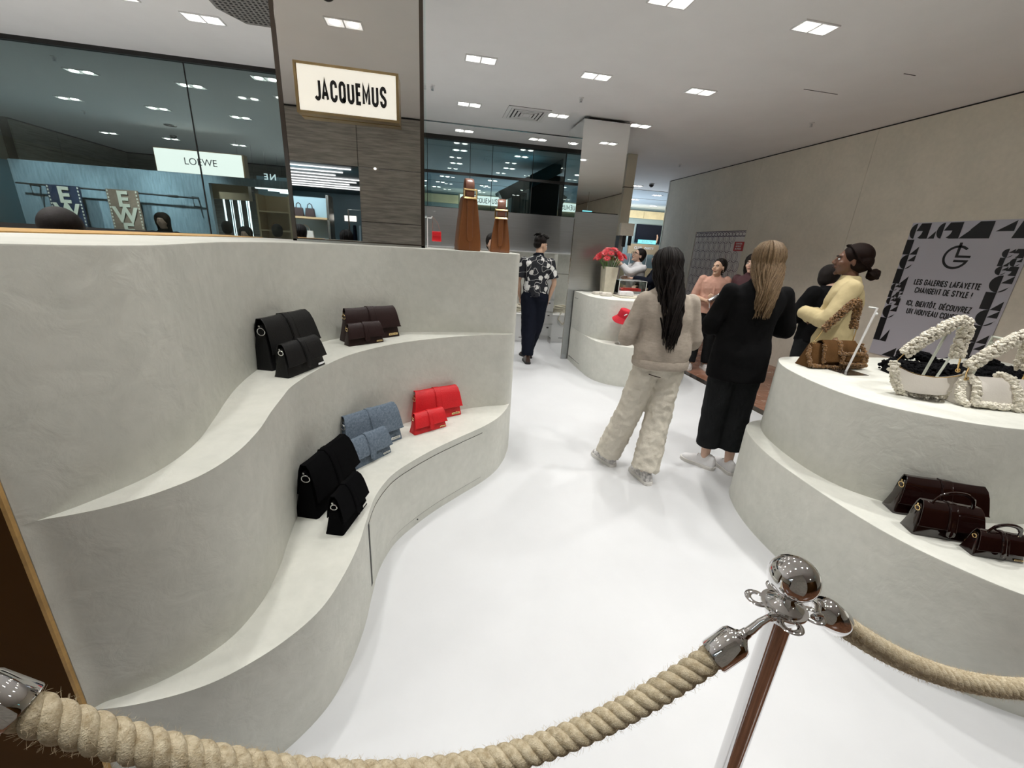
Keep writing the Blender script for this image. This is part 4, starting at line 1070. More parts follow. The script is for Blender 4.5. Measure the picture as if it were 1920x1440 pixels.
def flap_bag(label, loc, rz, L, H, D, m_, group, name='handbag', plate='gold', tall_handle=False, ring=False, text_on=True, topw=0.86, band_w=0.13):
    t = thing(name, label, 'handbag', loc, rz, group)
    # body: slightly concave gussets
    mb = MB(); rs = []
    ys = body_profile(D, H*0.93)
    for (fx, s) in ((-1.0, 0.80), (-0.985, 0.92), (-0.93, 1.0), (-0.5, 1.0), (0.0, 0.99), (0.5, 1.0), (0.93, 1.0), (0.985, 0.92), (1.0, 0.80)):
        ring = []
        for (y, z) in ys:
            w = 1.0 - (1-topw)*(z/(H*0.93))
            ring.append((fx*L/2*w, y*s, z*(0.985 if abs(fx) > 0.99 else 1.0)))
        rs.append(ring)
    mb.rings(rs, True)
    obj('body', mb, m_, t, bevel=0.003)
    # flap: from the back, over the top, down the front
    path = [(D*0.50*0.66, H*0.42), (D*0.5*0.50, H*0.72), (D*0.5*0.34, H*0.92), (D*0.10, H*1.03), (-D*0.06, H*1.035), (-D*0.20, H*0.965), (-D*0.32, H*0.82), (-D*0.44, H*0.60), (-D*0.53, H*0.40), (-D*0.545, H*0.355)]
    def strip(path, wfun, th, xoff=0.0, lift=0.0, nx=6, curl=0.0):
        mb = MB(); top = []; bot = []
        n = len(path)
        for i, (y, z) in enumerate(path):
            a = path[max(i-1, 0)]; b = path[min(i+1, n-1)]
            ty, tz = b[0]-a[0], b[1]-a[1]; l = math.hypot(ty, tz) or 1
            ny, nz = tz/l, -ty/l
            if i < 2: pass
            s = i/(n-1)
            w = wfun(s)
            ny, nz = -abs(ny)*(1 if y < 0 else -1), abs(nz)
            o_ = lift
            ra = []; rb = []
            for k in range(nx+1):
                u = -1 + 2*k/nx
                wob = 0.0015*math.sin(u*5+s*4)
                ra.append((xoff + u*w, y + ny*(o_+th+wob), z + nz*(o_+th+wob)))
                rb.append((xoff + u*w, y + ny*o_, z + nz*o_))
            top.append(ra); bot.append(rb)
        rs = [ra + rb[::-1] for ra, rb in zip(top, bot)]
        mb.rings(rs, True)
        return mb
    fw0, fw1 = topw*L/2*1.0, L/2*1.01
    obj('flap', strip(path, lambda s: fw0*1.01 + (fw1-fw0)*max(0, s-0.45)/0.55, 0.0045, 0, 0.0025), m_, t, bevel=0.0012)
    # centre band with rounded tongue
    bp = path[1:] + [(-D*0.56, H*0.27), (-D*0.57, H*0.20), (-D*0.575, H*0.15)]
    bw = L*band_w/2
    obj('centre_band', strip(bp, lambda s: bw*(1.0 if s < 0.86 else math.sqrt(max(0.02, 1-((s-0.86)/0.145)**2))), 0.0035, 0.0, 0.0075, 4), m_, t, bevel=0.001)
    obj('band_seam', strip(path[2:-1], lambda s: 0.0012, 0.001, -bw*0.82, 0.0108, 1), m_, t)
    # logo plate low right on the front
    pl = obj('logo_plate', MB().box((L*0.36, -D*0.5-0.001, H*0.11), (L*0.17, 0.003, H*0.075)), 'gold' if plate == 'gold' else 'silver', t, bevel=0.0006)
    if text_on:
        strokes('JACQUEMUS', (L*0.36, -D*0.5-0.0024, H*0.11), (PI/2, 0, 0), H*0.045, 'letter', t, L*0.145/(H*0.045*5.8), 0.15, 0.2, 0.0004)
    # side hardware
    for sx in ((-1, 1) if ring else (-1,)):
        xx = sx*(topw*L/2+0.006)
        rb = MB()
        if ring:
            rb.torus((xx-0.004, -D*0.08, H*0.80), min(0.017, H*0.075), 0.0022, (1, 0.2, 0.1), 20, 8)
        else:
            rb.torus((xx-0.004, -D*0.02, H*0.84), 0.0055 if text_on else 0.0035, 0.0013, (1, 0.3, 0.2), 16, 6)
        rb.box((xx-0.002, -D*0.02, H*0.91), (0.005, 0.008, 0.008))
        obj('side_ring', rb, 'silver' if plate != 'gold' else 'gold', t)
    if tall_handle:
        hp = []; hr = []
        for k in range(15):
            a = PI*k/14
            x = -math.cos(a)*L*0.30
            z = H*0.95 + (math.sin(a)**0.8)*L*0.33 if 0 < k < 14 else H*0.97
            hp.append((x, -D*0.10 - 0.012*math.sin(a), z)); hr.append(0.0095 if 2 < k < 12 else 0.0065)
        obj('top_handle', MB().tube(hp, hr, 8, True, 0.7, (0, 0, 1)), m_, t)
        for sx in (-1, 1):
            obj('handle_ring', MB().torus((sx*L*0.30, -D*0.10, H*0.98), 0.009, 0.002, (0, 1, 0.4), 14, 6), 'gold', t)
    return t

def face_rz(dx, dy):
    # bag length runs along local X; front faces local -Y
    return math.atan2(dy, dx)
G1 = 'flap bags on the wavy counter'
def bagline(a, b, label, H, D, m_, group, setback, z, **k):
    a = Vector(a); b = Vector(b); d = b-a; L = d.length
    c = (a+b)/2; n = Vector((-d.y, d.x)).normalized()  # to the back
    c = c + n*setback
    return flap_bag(label, (c.x, c.y, z), math.atan2(d.y, d.x), L, H, D, m_, group, **k)
z1, z2, z3 = 0.44, 1.0, 0.52
# red pair
bagline((-0.125, 2.60), (0.20, 2.76), 'large red flap bag on the lower shelf behind the small red one', 0.205, 0.105, 'red_l', G1, 0.055, z1, ring=False)
bagline((-0.12, 2.43), (0.085, 2.56), 'small red flap bag in front of the large red bag', 0.125, 0.075, 'red_l', G1, 0.038, z1)
# denim pair
bagline((-0.475, 2.14), (-0.19, 2.395), 'large blue denim flap bag on the lower shelf', 0.225, 0.105, 'denim', G1, 0.055, z1, plate='silver')
bagline((-0.435, 2.01), (-0.245, 2.225), 'small blue denim flap bag in front of the large denim bag', 0.150, 0.080, 'denim', G1, 0.035, z1, plate='silver')
# black suede pair
bagline((-0.500, 1.62), (-0.385, 1.965), 'large black suede flap bag on the lower shelf', 0.235, 0.115, 'suede_k', G1, 0.055, z1, plate='silver', text_on=False)
bagline((-0.375, 1.50), (-0.310, 1.725), 'small black suede flap bag in front of the large black suede bag', 0.165, 0.080, 'suede_k', G1, 0.035, z1, plate='silver', text_on=False)
# upper shelf: black leather pair
bagline((-0.745, 2.00), (-0.625, 2.36), 'large black leather flap bag with silver ring on the upper shelf', 0.225, 0.115, 'leather_k', G1, 0.050, z2, plate='silver', ring=True, text_on=False)
bagline((-0.655, 1.895), (-0.555, 2.135), 'small black leather flap bag in front of the large black leather bag', 0.140, 0.080, 'leather_k', G1, 0.020, z2, plate='silver', text_on=False)
# dark brown pair
bagline((-0.535, 2.60), (-0.23, 2.825), 'large dark brown flap bag on the upper shelf', 0.190, 0.095, 'leather_br', G1, 0.035, z2)
bagline((-0.500, 2.505), (-0.315, 2.645), 'small dark brown flap bag in front of the large dark brown bag', 0.120, 0.068, 'leather_br', G1, 0.022, z2)
G2 = 'dark patent bags on the right counter'
bagline((2.150, 1.295), (2.475, 1.155), 'large dark brown patent bag at the back of the lower right shelf', 0.175, 0.095, 'patent', G2, 0.045, z3)
bagline((2.075, 1.160), (2.300, 1.065), 'medium dark brown patent bag with arched top handle, in front of the large one', 0.145, 0.090, 'patent', G2, 0.035, z3, tall_handle=True)
bagline((2.185, 1.010), (2.360, 0.945), 'smallest dark brown patent bag with top handle, nearest the frame edge', 0.100, 0.070, 'patent', G2, 0.030, z3, tall_handle=True)

# ---- caramel bucket bags with buckled strap loops
def bucket(label, loc, rz, w, d, h, loop, fold):
    t = thing('bucket_bag', label, 'handbag', loc, rz, 'caramel bucket bags on the wavy counter')
    rs = []
    for s, kx, ky in ((0, 0.97, 1), (0.015, 1.0, 1.0), (0.12, 1.0, 1.0), (0.35, 0.92, 0.95), (0.6, 0.80, 0.9), (0.8, 0.69, 0.85), (0.97, 0.60, 0.8), (1.0, 0.58, 0.8)):
        z = s*h; a = w/2*kx; b = d/2*ky; c = a*0.22
        # small inward pleat on the narrow sides
        rs.append([(-a+c*0.4, -b, z), (0, -b+fold*min(1, s*1.6)*0.02, z), (a-c*0.4, -b, z), (a, -b+c, z), (a, b-c, z), (a-c, b, z), (-a+c, b, z), (-a, b-c, z), (-a, -b+c, z)])
    obj('body', MB().rings(rs, True), 'caramel', t, bevel=0.004)
    # long gusset strap stitched down the narrow side, rounded end
    sw = w*0.13
    pts = []
    st = MB(); rr = []
    for s in [1.0, 0.9, 0.75, 0.6, 0.45, 0.30, 0.22, 0.19, 0.175, 0.17]:
        z = s*h; yb = -d/2*(1-0.2*max(0, s-0.1)) - 0.004
        ww = sw if s > 0.23 else sw*math.sqrt(max(0.03, 1-((0.23-s)/0.062)**2))
        xo = 0.012*w*0
        rr.append([(-ww, yb-0.004, z), (ww, yb-0.004, z), (ww, yb+0.02, z), (-ww, yb+0.02, z)])
    st.rings(rr, True)
    obj('side_strap', st, 'caramel', t, bevel=0.0015)
    sm = MB()
    for s in (-1, 1):
        sm.tube([(s*sw*0.86, -d/2*(1-0.2*max(0, q-0.1))-0.0085, q*h) for q in (1.0, 0.8, 0.6, 0.4, 0.25)], 0.0010, 5)
    sm.tube([(0, -d/2-0.003, 0.01), (0, -d/2-0.006, 0.17*h)], 0.0012, 5)
    obj('stitching', sm, 'strap_br', t)
    # loop strap seen as a tall narrow arch
    lp_ = []; n = 18
    y0, y1 = -d*0.40, d*0.28
    for k in range(n+1):
        a = PI*k/n
        lp_.append((0.0, (y0+y1)/2 - (y1-y0)/2*math.cos(a), h*0.96 + loop*(math.sin(a)**0.55)))
    obj('loop_strap', MB().tube(lp_, 0.030, 12, True, 0.12, (0, -1, 0)), 'strap_br', t)
    bz = h*1.0 + 0.012; by = y0 - 0.012
    bm = MB()
    W_, H_ = 0.085, 0.052
    loopf = [(-W_/2, by, bz-H_/2), (W_/2, by, bz-H_/2), (W_/2, by, bz+H_/2), (-W_/2, by, bz+H_/2), (-W_/2, by, bz-H_/2)]
    for a, b in zip(loopf[:-1], loopf[1:]):
        bm.tube([a, b], 0.0065, 8)
    for p in loopf[:-1]: bm.ell(p, (0.007,)*3, None, 8, 6)
    obj('buckle', bm, 'gold', t)
    obj('buckle_bar', MB().tube([(-W_/2, by-0.008, bz-H_/2-0.004), (W_/2, by-0.008, bz-H_/2-0.004)], 0.0045, 8), 'gold', t)
    obj('buckle_tab', MB().box((0, by+0.002, bz), (0.052, 0.010, 0.028)), 'strap_br', t, bevel=0.002)
    return t
bucket('taller caramel bucket bag with gold buckle, beside the mirror pillar', (0.246, 3.22, 1.57), R(4), 0.168, 0.22, 0.365, 0.13, 0)
bucket('shorter caramel bucket bag with gold buckle, nearer the man', (0.490, 3.22, 1.57), R(-8), 0.145, 0.20, 0.25, 0.125, 1)

# ---- shearling bags
rnd = random.Random(3)
def ico():
    p = (1+5**0.5)/2
    v = [Vector(q).normalized() for q in ((-1, p, 0), (1, p, 0), (-1, -p, 0), (1, -p, 0), (0, -1, p), (0, 1, p), (0, -1, -p), (0, 1, -p), (p, 0, -1), (p, 0, 1), (-p, 0, -1), (-p, 0, 1))]
    f = [(0, 11, 5), (0, 5, 1), (0, 1, 7), (0, 7, 10), (0, 10, 11), (1, 5, 9), (5, 11, 4), (11, 10, 2), (10, 7, 6), (7, 1, 8), (3, 9, 4), (3, 4, 2), (3, 2, 6), (3, 6, 8), (3, 8, 9), (4, 9, 5), (2, 4, 11), (6, 2, 10), (8, 6, 7), (9, 8, 1)]
    return v, f
IV, IF = ico()
def tufts(mb, pts, r0, r1):
    for p in pts:
        r = rnd.uniform(r0, r1)
        q = Matrix.Rotation(rnd.uniform(0, 6.28), 3, 'Z') @ Matrix.Rotation(rnd.uniform(0, 6.28), 3, 'X')
        sc = (rnd.uniform(0.8, 1.3), rnd.uniform(0.7, 1.0), rnd.uniform(0.8, 1.2))
        mb.add([Vector(p) + q @ Vector((v.x*sc[0]*r, v.y*sc[1]*r, v.z*sc[2]*r)) for v in IV], IF)
def along(pts, n):
    P = [Vector(p) for p in pts]
    seg = [(P[i+1]-P[i]).length for i in range(len(P)-1)]; tot = sum(seg)
    out = []
    for k in range(n):
        s = (k+0.5)/n*tot
        for i, l in enumerate(seg):
            if s <= l or i == len(seg)-1:
                out.append((P[i] + (P[i+1]-P[i])*(s/l), (P[i+1]-P[i]).normalized())); break
            s -= l
    return out
def fleece_strip(pts, w, th, n, r0, r1, up0):
    # flat band of curls following pts; w = half width across, th = half thickness
    mb = MB(); U = Vector(up0)
    core = MB().tube(pts, w*0.8, 10, True, th/w*0.8, up0)
    mb.add(core.v, core.f)
    ps = []
    for p, t in along(pts, n):
        u = (U - t*U.dot(t)).normalized(); s = t.cross(u)
        for _ in range(1):
            a = rnd.uniform(0, 2*PI)
            ps.append(p + s*math.cos(a)*w + u*math.sin(a)*th)
    tufts(mb, ps, r0, r1)
    return mb

def stand(label, loc, rz, pole, base='round', hook=0.05, back=0.0):
    t = thing('bag_stand', label, 'stand', loc, rz, 'bag stands on the right counter')
    if base == 'round':
        obj('base', MB().lathe([(0, 0), (0.085, 0), (0.085, 0.004), (0, 0.004)], 30), 'steel_l', t)
    else:
        obj('base', MB().box((0, 0, 0.002), (0.16, 0.16, 0.004)), 'steel_l', t, bevel=0.001)
    x, z = pole
    pm_ = 'white_gloss' if base != 'round' else 'acrylic_rod'
    obj('pole', MB().tube([(0, back, 0.004), (x, back, z)], 0.0062, 8), pm_, t)
    obj('arm', MB().tube([(x, back, z-0.004), (x, back+hook, z-0.004)], 0.0055, 8).ell((x, back-0.006, z-0.035), (0.008, 0.008, 0.008), None, 10, 8), pm_, t)
    return t

# brown shearling flap bag, strap hanging over its stand
fb = thing('shearling_bag', 'tan brown shearling flap bag with fur shoulder strap on the right counter', 'handbag', (2.53, 2.16, 1.0), R(-2), 'shearling bags on the right counter')
L, H, D = 0.40, 0.165, 0.13
rs = []
for (fx, s) in ((-1.0, 0.7), (-0.97, 0.9), (-0.85, 1.0), (0, 1.03), (0.85, 1.0), (0.97, 0.9), (1.0, 0.7)):
    rs.append([(fx*L/2*(1-0.16*z/H), y*s, z) for (y, z) in body_profile(D, H*0.93)])
obj('body', MB().rings(rs, True), 'suede_br', fb, bevel=0.01)
fl_ = MB(); rr = []
for (y, z) in ((0.03, H*0.7), (0.015, H*0.98), (-0.015, H*1.05), (-0.045, H*0.9), (-0.066, H*0.55), (-0.075, H*0.28)):
    w = L*0.30
    rr.append([(-w, y-0.008, z+0.004), (w, y-0.008, z+0.004), (w, y, z-0.004), (-w, y, z-0.004)])
fl_.rings(rr, True)
obj('flap', fl_, 'suede_br', fb, bevel=0.003)
def edge_fur(pts, n, r0, r1, jit):
    mb = MB()
    tufts(mb, [p + Vector((rnd.uniform(-jit, jit), rnd.uniform(-jit, jit), rnd.uniform(-jit, jit))) for p, _ in along(pts, n)], r0, r1)
    return mb
yf = -D/2-0.004
pf = edge_fur([(-L*0.29, -0.045, H*0.92), (-L*0.31, -0.078, H*0.25)], 90, 0.005, 0.009, 0.006)
pf2 = edge_fur([(-0.01, 0.0, H*1.06), (-0.012, -0.045, H*0.95), (-0.016, -0.07, H*0.62)], 160, 0.006, 0.011, 0.010)
pf3 = edge_fur([(0.0, yf-0.012, H*0.62), (0.15, yf-0.010, H*0.62), (0.152, yf-0.018, H*0.22), (0.0, yf-0.018, H*0.22), (0.0, yf-0.012, H*0.62)], 420, 0.005, 0.009, 0.008)
pf4 = edge_fur([(L*0.43, -0.02, H*0.93), (L*0.49, -0.062, H*0.5), (L*0.50, -0.070, 0.02), (0.0, -0.076, 0.012), (-L*0.50, -0.070, 0.02), (-L*0.5, -0.03, H*0.5), (-L*0.43, 0.0, H*0.8)], 620, 0.005, 0.0095, 0.007)
for m_ in (pf, pf2, pf3, pf4):
    o = obj('fur_trim', m_, 'fur_br', fb); o['kind'] = 'stuff'
obj('tab', MB().box((0.076, yf-0.012, H*0.42), (0.11, 0.016, 0.035)), 'suede_br', fb, bevel=0.005)
sp_ = cr_spline([(-0.115, 0.0, 0.235), (-0.07, 0.0, 0.29), (-0.01, 0.0, 0.355), (0.05, 0.01, 0.408), (0.09, 0.02, 0.415), (0.115, 0.03, 0.38), (0.125, 0.03, 0.31), (0.125, 0.02, 0.245)], 5)
o = obj('shoulder_strap', fleece_strip(sp_, 0.021, 0.016, 520, 0.005, 0.009, (0, 1, 0)), 'fur_br', fb)
obj('clasp', MB().tube([(-0.155, 0, 0.165), (-0.135, 0, 0.195), (-0.115, 0, 0.235)], 0.0035, 6).torus((-0.160, -0.01, 0.155), 0.009, 0.0022, (0.4, 1, 0)), 'gold', fb)
obj('clasp', MB().tube([(0.128, 0, 0.165), (0.127, 0, 0.20), (0.125, 0, 0.245)], 0.0035, 6), 'gold', fb)
stand('white slanted bag stand holding up the brown shearling strap', (2.52, 2.025, 1.0), R(0), (0.075, 0.40), 'square')

def white_strap(t, pts, n):
    return obj('shoulder_strap', fleece_strip(cr_spline(pts, 5), 0.026, 0.016, n, 0.007, 0.0125, (0, 1, 0)), 'fur_w', t)
# cream crescent bag
cbag = thing('shearling_bag', 'cream crescent bag with curly shearling edges and strap, left of the two cream bags', 'handbag', (2.50, 1.60, 1.0), R(-20), 'shearling bags on the right counter')
N = 26
top = []; bot = []
for k in range(N+1):
    u = -1+2*k/N
    zt = 0.165 - 0.055*(1-u*u)**0.9 - 0.02*max(0, u)
    zb = 0.012 + 0.115*abs(u)**4.5
    top.append((u*0.165, zt)); bot.append((u*0.165, zb))
rs = []
for k in range(N+1):
    x = top[k][0]; zt = top[k][1]; zb = bot[k][1]; th = 0.030*(1-abs(x/0.165)**3)+0.006
    zc = (zt+zb)/2
    rs.append([(x, -th*0.35, zt), (x, -th, zc), (x, -th*1.2, zb+0.012), (x, 0, zb), (x, th*1.2, zb+0.012), (x, th, zc), (x, th*0.35, zt)])
obj('body', MB().rings(rs, True), 'white_l', cbag)
obj('zip_edge', MB().tube([(x, -0.006, z+0.001) for x, z in top], 0.003, 6), 'gold', cbag)
edge = [(x, -0.018, z) for x, z in reversed(bot)]
edge = [(0.168, -0.006, 0.15)] + edge + [(-0.168, -0.006, 0.15), (-0.160, -0.004, 0.168)]
o = obj('fleece_trim', edge_fur(edge, 900, 0.0065, 0.012, 0.0125), 'fur_w', cbag); o['kind'] = 'stuff'
pl = text('JACQUEMUS', (0.02, -0.037, 0.035), (PI/2, 0, 0), 0.012, 'gold', cbag, 1.0, 0.0006, 0.001)
white_strap(cbag, [(-0.135, 0, 0.215), (-0.09, 0, 0.275), (-0.02, 0.0, 0.345), (0.05, 0.01, 0.392), (0.095, 0.02, 0.388), (0.117, 0.03, 0.33), (0.117, 0.03, 0.265), (0.117, 0.02, 0.215)], 640)
obj('clasp', MB().tube([(-0.160, 0, 0.165), (-0.150, 0, 0.185), (-0.135, 0, 0.215)], 0.0035, 6).torus((-0.158, 0, 0.165), 0.008, 0.002, (0, 1, 0)), 'gold', cbag)
obj('clasp', MB().tube([(0.13, 0, 0.150), (0.122, 0, 0.18), (0.118, 0, 0.215)], 0.004, 6).torus((0.128, 0, 0.155), 0.009, 0.0025, (1, 0.4, 0)), 'gold', cbag)
t = stand('white stand with glass-clear round base under the cream crescent bag', (2.49, 1.575, 1.0), R(-20), (0.05, 0.37), 'round', -0.05, 0.065)
# cream flap bag
wf_ = thing('shearling_bag', 'cream flap bag with curly shearling edges and strap, at the right frame edge', 'handbag', (2.76, 1.475, 1.0), R(-14), 'shearling bags on the right counter')
L, H, D = 0.37, 0.135, 0.13
rs = []
for (fx, s) in ((-1.0, 0.7), (-0.97, 0.9), (-0.85, 1.0), (0, 1.03), (0.85, 1.0), (0.97, 0.9), (1.0, 0.7)):
    rs.append([(fx*L/2*(1-0.14*z/H), y*s, z) for (y, z) in body_profile(D, H*0.95)])
obj('body', MB().rings(rs, True), 'white_l', wf_, bevel=0.008)
rr = []
for (y, z) in ((0.03, H*0.7), (0.015, H*0.98), (-0.015, H*1.05), (-0.045, H*0.9), (-0.066, H*0.55), (-0.078, H*0.20)):
    rr.append([(-L*0.33, y-0.008, z+0.006), (L*0.40, y-0.008, z+0.006), (L*0.40, y, z-0.004), (-L*0.33, y, z-0.004)])
obj('flap', MB().rings(rr, True), 'white_l', wf_, bevel=0.003)
e1 = [(-L*0.36, 0.0, H*1.0), (-L*0.37, -0.05, H*0.85), (-L*0.375, -0.085, H*0.18), (0.02, -0.09, H*0.14), (L*0.40, -0.09, H*0.16)]
o = obj('fleece_trim', edge_fur(e1, 620, 0.0065, 0.012, 0.010), 'fur_w', wf_); o['kind'] = 'stuff'
e2 = [(0.015, 0.02, H*1.10), (0.02, -0.03, H*1.08), (0.035, -0.062, H*0.80), (0.045, -0.088, H*0.35), (0.045, -0.095, H*0.05)]
o = obj('fleece_trim', edge_fur(e2, 620, 0.0065, 0.012, 0.014), 'fur_w', wf_); o['kind'] = 'stuff'
e3 = [(-L*0.44, 0.0, H*0.9), (-L*0.5, -0.05, 0.03), (-L*0.46, -0.075, 0.015)]
o = obj('fleece_trim', edge_fur(e3, 240, 0.0065, 0.012, 0.010), 'fur_w', wf_); o['kind'] = 'stuff'
white_strap(wf_, [(-0.155, 0, 0.185), (-0.11, 0, 0.24), (-0.04, 0.0, 0.305), (0.03, 0.01, 0.350), (0.075, 0.02, 0.35), (0.105, 0.03, 0.30), (0.112, 0.03, 0.24), (0.115, 0.02, 0.19)], 640)
obj('clasp', MB().tube([(-0.168, -0.02, 0.125), (-0.165, -0.01, 0.155), (-0.155, 0, 0.185)], 0.004, 6).torus((-0.165, -0.02, 0.13), 0.009, 0.0025, (0, 1, 0.3)), 'gold', wf_)
obj('clasp', MB().tube([(0.115, 0, 0.12), (0.115, 0, 0.19)], 0.004, 6), 'gold', wf_)
stand('white stand behind the cream flap bag', (2.76, 1.52, 1.0), R(-14), (0.03, 0.33), 'round', -0.05, 0.075)
stand('slim white stand at the back between the two cream bags', (2.88, 1.80, 1.0), R(-14), (0.06, 0.26), 'round', 0.04, 0.0)
# black shearling bags lying behind
def black_fur(label, loc, rz, w):
    t = thing('shearling_bag', label, 'handbag', loc, rz, 'black shearling bags at the back of the right counter')
    rs = []
    for (fx, s) in ((-1.0, 0.6), (-0.9, 0.95), (0, 1.0), (0.9, 0.95), (1.0, 0.6)):
        rs.append([(fx*w/2, y*s, z*(0.8+0.2*s)) for (y, z) in body_profile(0.15, 0.07)])
    obj('body', MB().rings(rs, True), 'fur_k', t)
    ps = []
    for k in range(420):
        a = rnd.uniform(0.05, PI-0.05)
        ps.append((rnd.uniform(-w/2, w/2), -0.075*math.cos(a), 0.075*math.sin(a)))
    o = MB(); tufts(o, ps, 0.009, 0.018)
    q = obj('fleece', o, 'fur_k', t); q['kind'] = 'stuff'
    so_ = obj('folded_strap', fleece_strip(cr_spline([(-w*0.4, 0.03, 0.06), (-w*0.2, 0.04, 0.115), (0.05, 0.04, 0.10), (w*0.35, 0.03, 0.06)], 4), 0.022, 0.018, 200, 0.008, 0.014, (0, 1, 0)), 'fur_k', t)
black_fur('black shearling bag lying behind the cream crescent bag', (3.02, 1.96, 1.0), R(-18), 0.42)
black_fur('black shearling bag lying behind the cream flap bag', (3.42, 1.88, 1.0), R(-5), 0.36)

# ================================================================== STANCHION AND ROPES
SX, SY = 0.683, 0.518
sn = thing('rope_stanchion', 'polished chrome rope stanchion with ball finial in the right foreground', 'stanchion', (SX, SY, 0))
obj('pole', MB().tube([(0, 0, 0.01), (0, 0, 0.955)], 0.0245, 40), 'chrome', sn)
obj('base', MB().lathe([(0, 0), (0.16, 0), (0.16, 0.008), (0.14, 0.018), (0.05, 0.030), (0.028, 0.045), (0.0, 0.045)], 48), 'chrome', sn)
ZP = 0.975
obj('collar', MB().lathe([(0, ZP-0.03), (0.0255, ZP-0.03), (0.030, ZP-0.022), (0.036, ZP-0.012), (0.040, ZP-0.004), (0.0, ZP-0.004)], 40), 'chrome', sn)
# plate with four ring holes
pl = MB()
pl.lathe([(0, ZP-0.003), (0.041, ZP-0.003), (0.042, ZP), (0.041, ZP+0.003), (0, ZP+0.003)], 40)
obj('ring_plate', pl, 'chrome', sn)
yawc = R(-11.4)
ring_dirs = []
for a in (150, 60, -35, -120):   # world angles of the four loops
    ring_dirs.append(R(a))
for a in ring_dirs:
    r_ = MB()
    c = (0.048*math.cos(a), 0.048*math.sin(a), ZP)
    r_.torus(c, 0.0165, 0.0062, (0, 0, 1), 28, 8, 0.35)
    obj('ring_loop', r_, 'chrome', sn)
obj('neck', MB().lathe([(0, ZP+0.002), (0.032, ZP+0.002), (0.033, ZP+0.007), (0.022, ZP+0.014), (0.015, ZP+0.022), (0.014, ZP+0.030), (0.019, ZP+0.036), (0, ZP+0.036)], 36), 'chrome', sn)
obj('ball_finial', MB().ell((0, 0, ZP+0.070), (0.0445, 0.0445, 0.0420), None, 48, 32), 'chrome', sn)

def rope(label, A, B, sag, t0, t1, cap0=True, cap1=False, hook_to=None, rr=0.0238, pitch=0.074, n=420, clear1=None):
    t = thing('barrier_rope', label, 'rope', (0, 0, 0))
    A = Vector(A); B = Vector(B)
    def P(u): return A + (B-A)*u - Vector((0, 0, sag*4*u*(1-u)))
    us = [t0 + (t1-t0)*k/n for k in range(n+1)]
    pts = [P(u) for u in us]
    s = [0.0]
    for a, b in zip(pts[:-1], pts[1:]): s.append(s[-1] + (b-a).length)
    side = (B-A).cross(Vector((0, 0, 1))).normalized()
    for k in range(3):
        sp = []
        for i, p in enumerate(pts):
            tg = (pts[min(i+1, n)]-pts[max(i-1, 0)]).normalized()
            v = side.cross(tg).normalized(); u_ = tg.cross(v)
            ph = -2*PI*(s[i]/pitch + k/3.0)
            sp.append(p + (u_*math.cos(ph) + v*math.sin(ph))*rr*0.52)
        # elliptical strand: wide along the helix
        obj('strand', MB().tube(sp, rr*0.50, 12, True), 'rope', t)
    fz = MB()
    rf = random.Random(11)
    for i in range(0, n-1):
        if s[i] > 1.9: break
        for _ in range(6):
            p = pts[i].lerp(pts[i+1], rf.random()); tg = (pts[i+1]-pts[i]).normalized()
            v = side.cross(tg).normalized(); a = rf.uniform(0, 2*PI)
            d = (side*math.cos(a) + v*math.sin(a))
            q = p + d*rr*0.97
            e = q + d*rf.uniform(0.003, 0.009) + tg*rf.uniform(-0.009, 0.009)
            m_ = (q+e)/2 + side*rf.uniform(-0.001, 0.001)
            fz.tube([q, m_, e], [0.00022, 0.00020, 0.0001], 3, False)
    o = obj('loose_fibres', fz, 'fuzz', t, smooth=False); o['kind'] = 'stuff'
    def cap(p, d, hook):
        d = d.normalized()
        obj('end_cap', MB().lathe([(0.0, 0.0), (0.0285, 0.0), (0.0300, 0.003), (0.0300, 0.052), (0.0275, 0.060), (0.016, 0.068), (0.0105, 0.074), (0.0095, 0.084), (0.0, 0.084)], 36, p, d), 'chrome', t)
        hp = p + d*0.082
        end = hook
        mid = (hp+end)/2 + Vector((0, 0, 0.008))
        obj('hook', MB().tube([hp, hp + d*0.012, mid, end + Vector((0, 0, 0.006))], [0.0085, 0.0085, 0.007, 0.0055], 12).torus(end, 0.009, 0.0038, (0.2, 1, 0.3), 18, 8), 'chrome', t)
    if cap0:
        cap(pts[0] + (pts[1]-pts[0]).normalized()*0.014, (pts[0]-pts[1]), hook_to)
    if cap1:
        cap(pts[-1] + (pts[-2]-pts[-1]).normalized()*0.014, (pts[-1]-pts[-2]), clear1)
    return t
hk = Vector((SX, SY, ZP)) + Vector((math.cos(ring_dirs[3]), math.sin(ring_dirs[3]), 0))*0.052
hl = Vector((SX, SY, ZP)) + Vector((math.cos(R(205)), math.sin(R(205)), 0))*0.050
hr_ = Vector((SX, SY, ZP)) + Vector((math.cos(ring_dirs[2]), math.sin(ring_dirs[2]), 0))*0.055
rope('thick twisted hemp rope sagging from the stanchion to the lower left corner', (0.654, 0.504, 0.991), (-0.591, 0.476, 1.065), 0.327, 0.088, 0.962, True, True, hl, clear1=Vector((-0.66, 0.47, 1.13)))
rope('thick twisted hemp rope running from the stanchion out of the right side of the frame', (0.732, 0.525, 0.991), (2.53, 0.417, 0.991), 0.365, 0.052, 0.60, True, False, hr_)

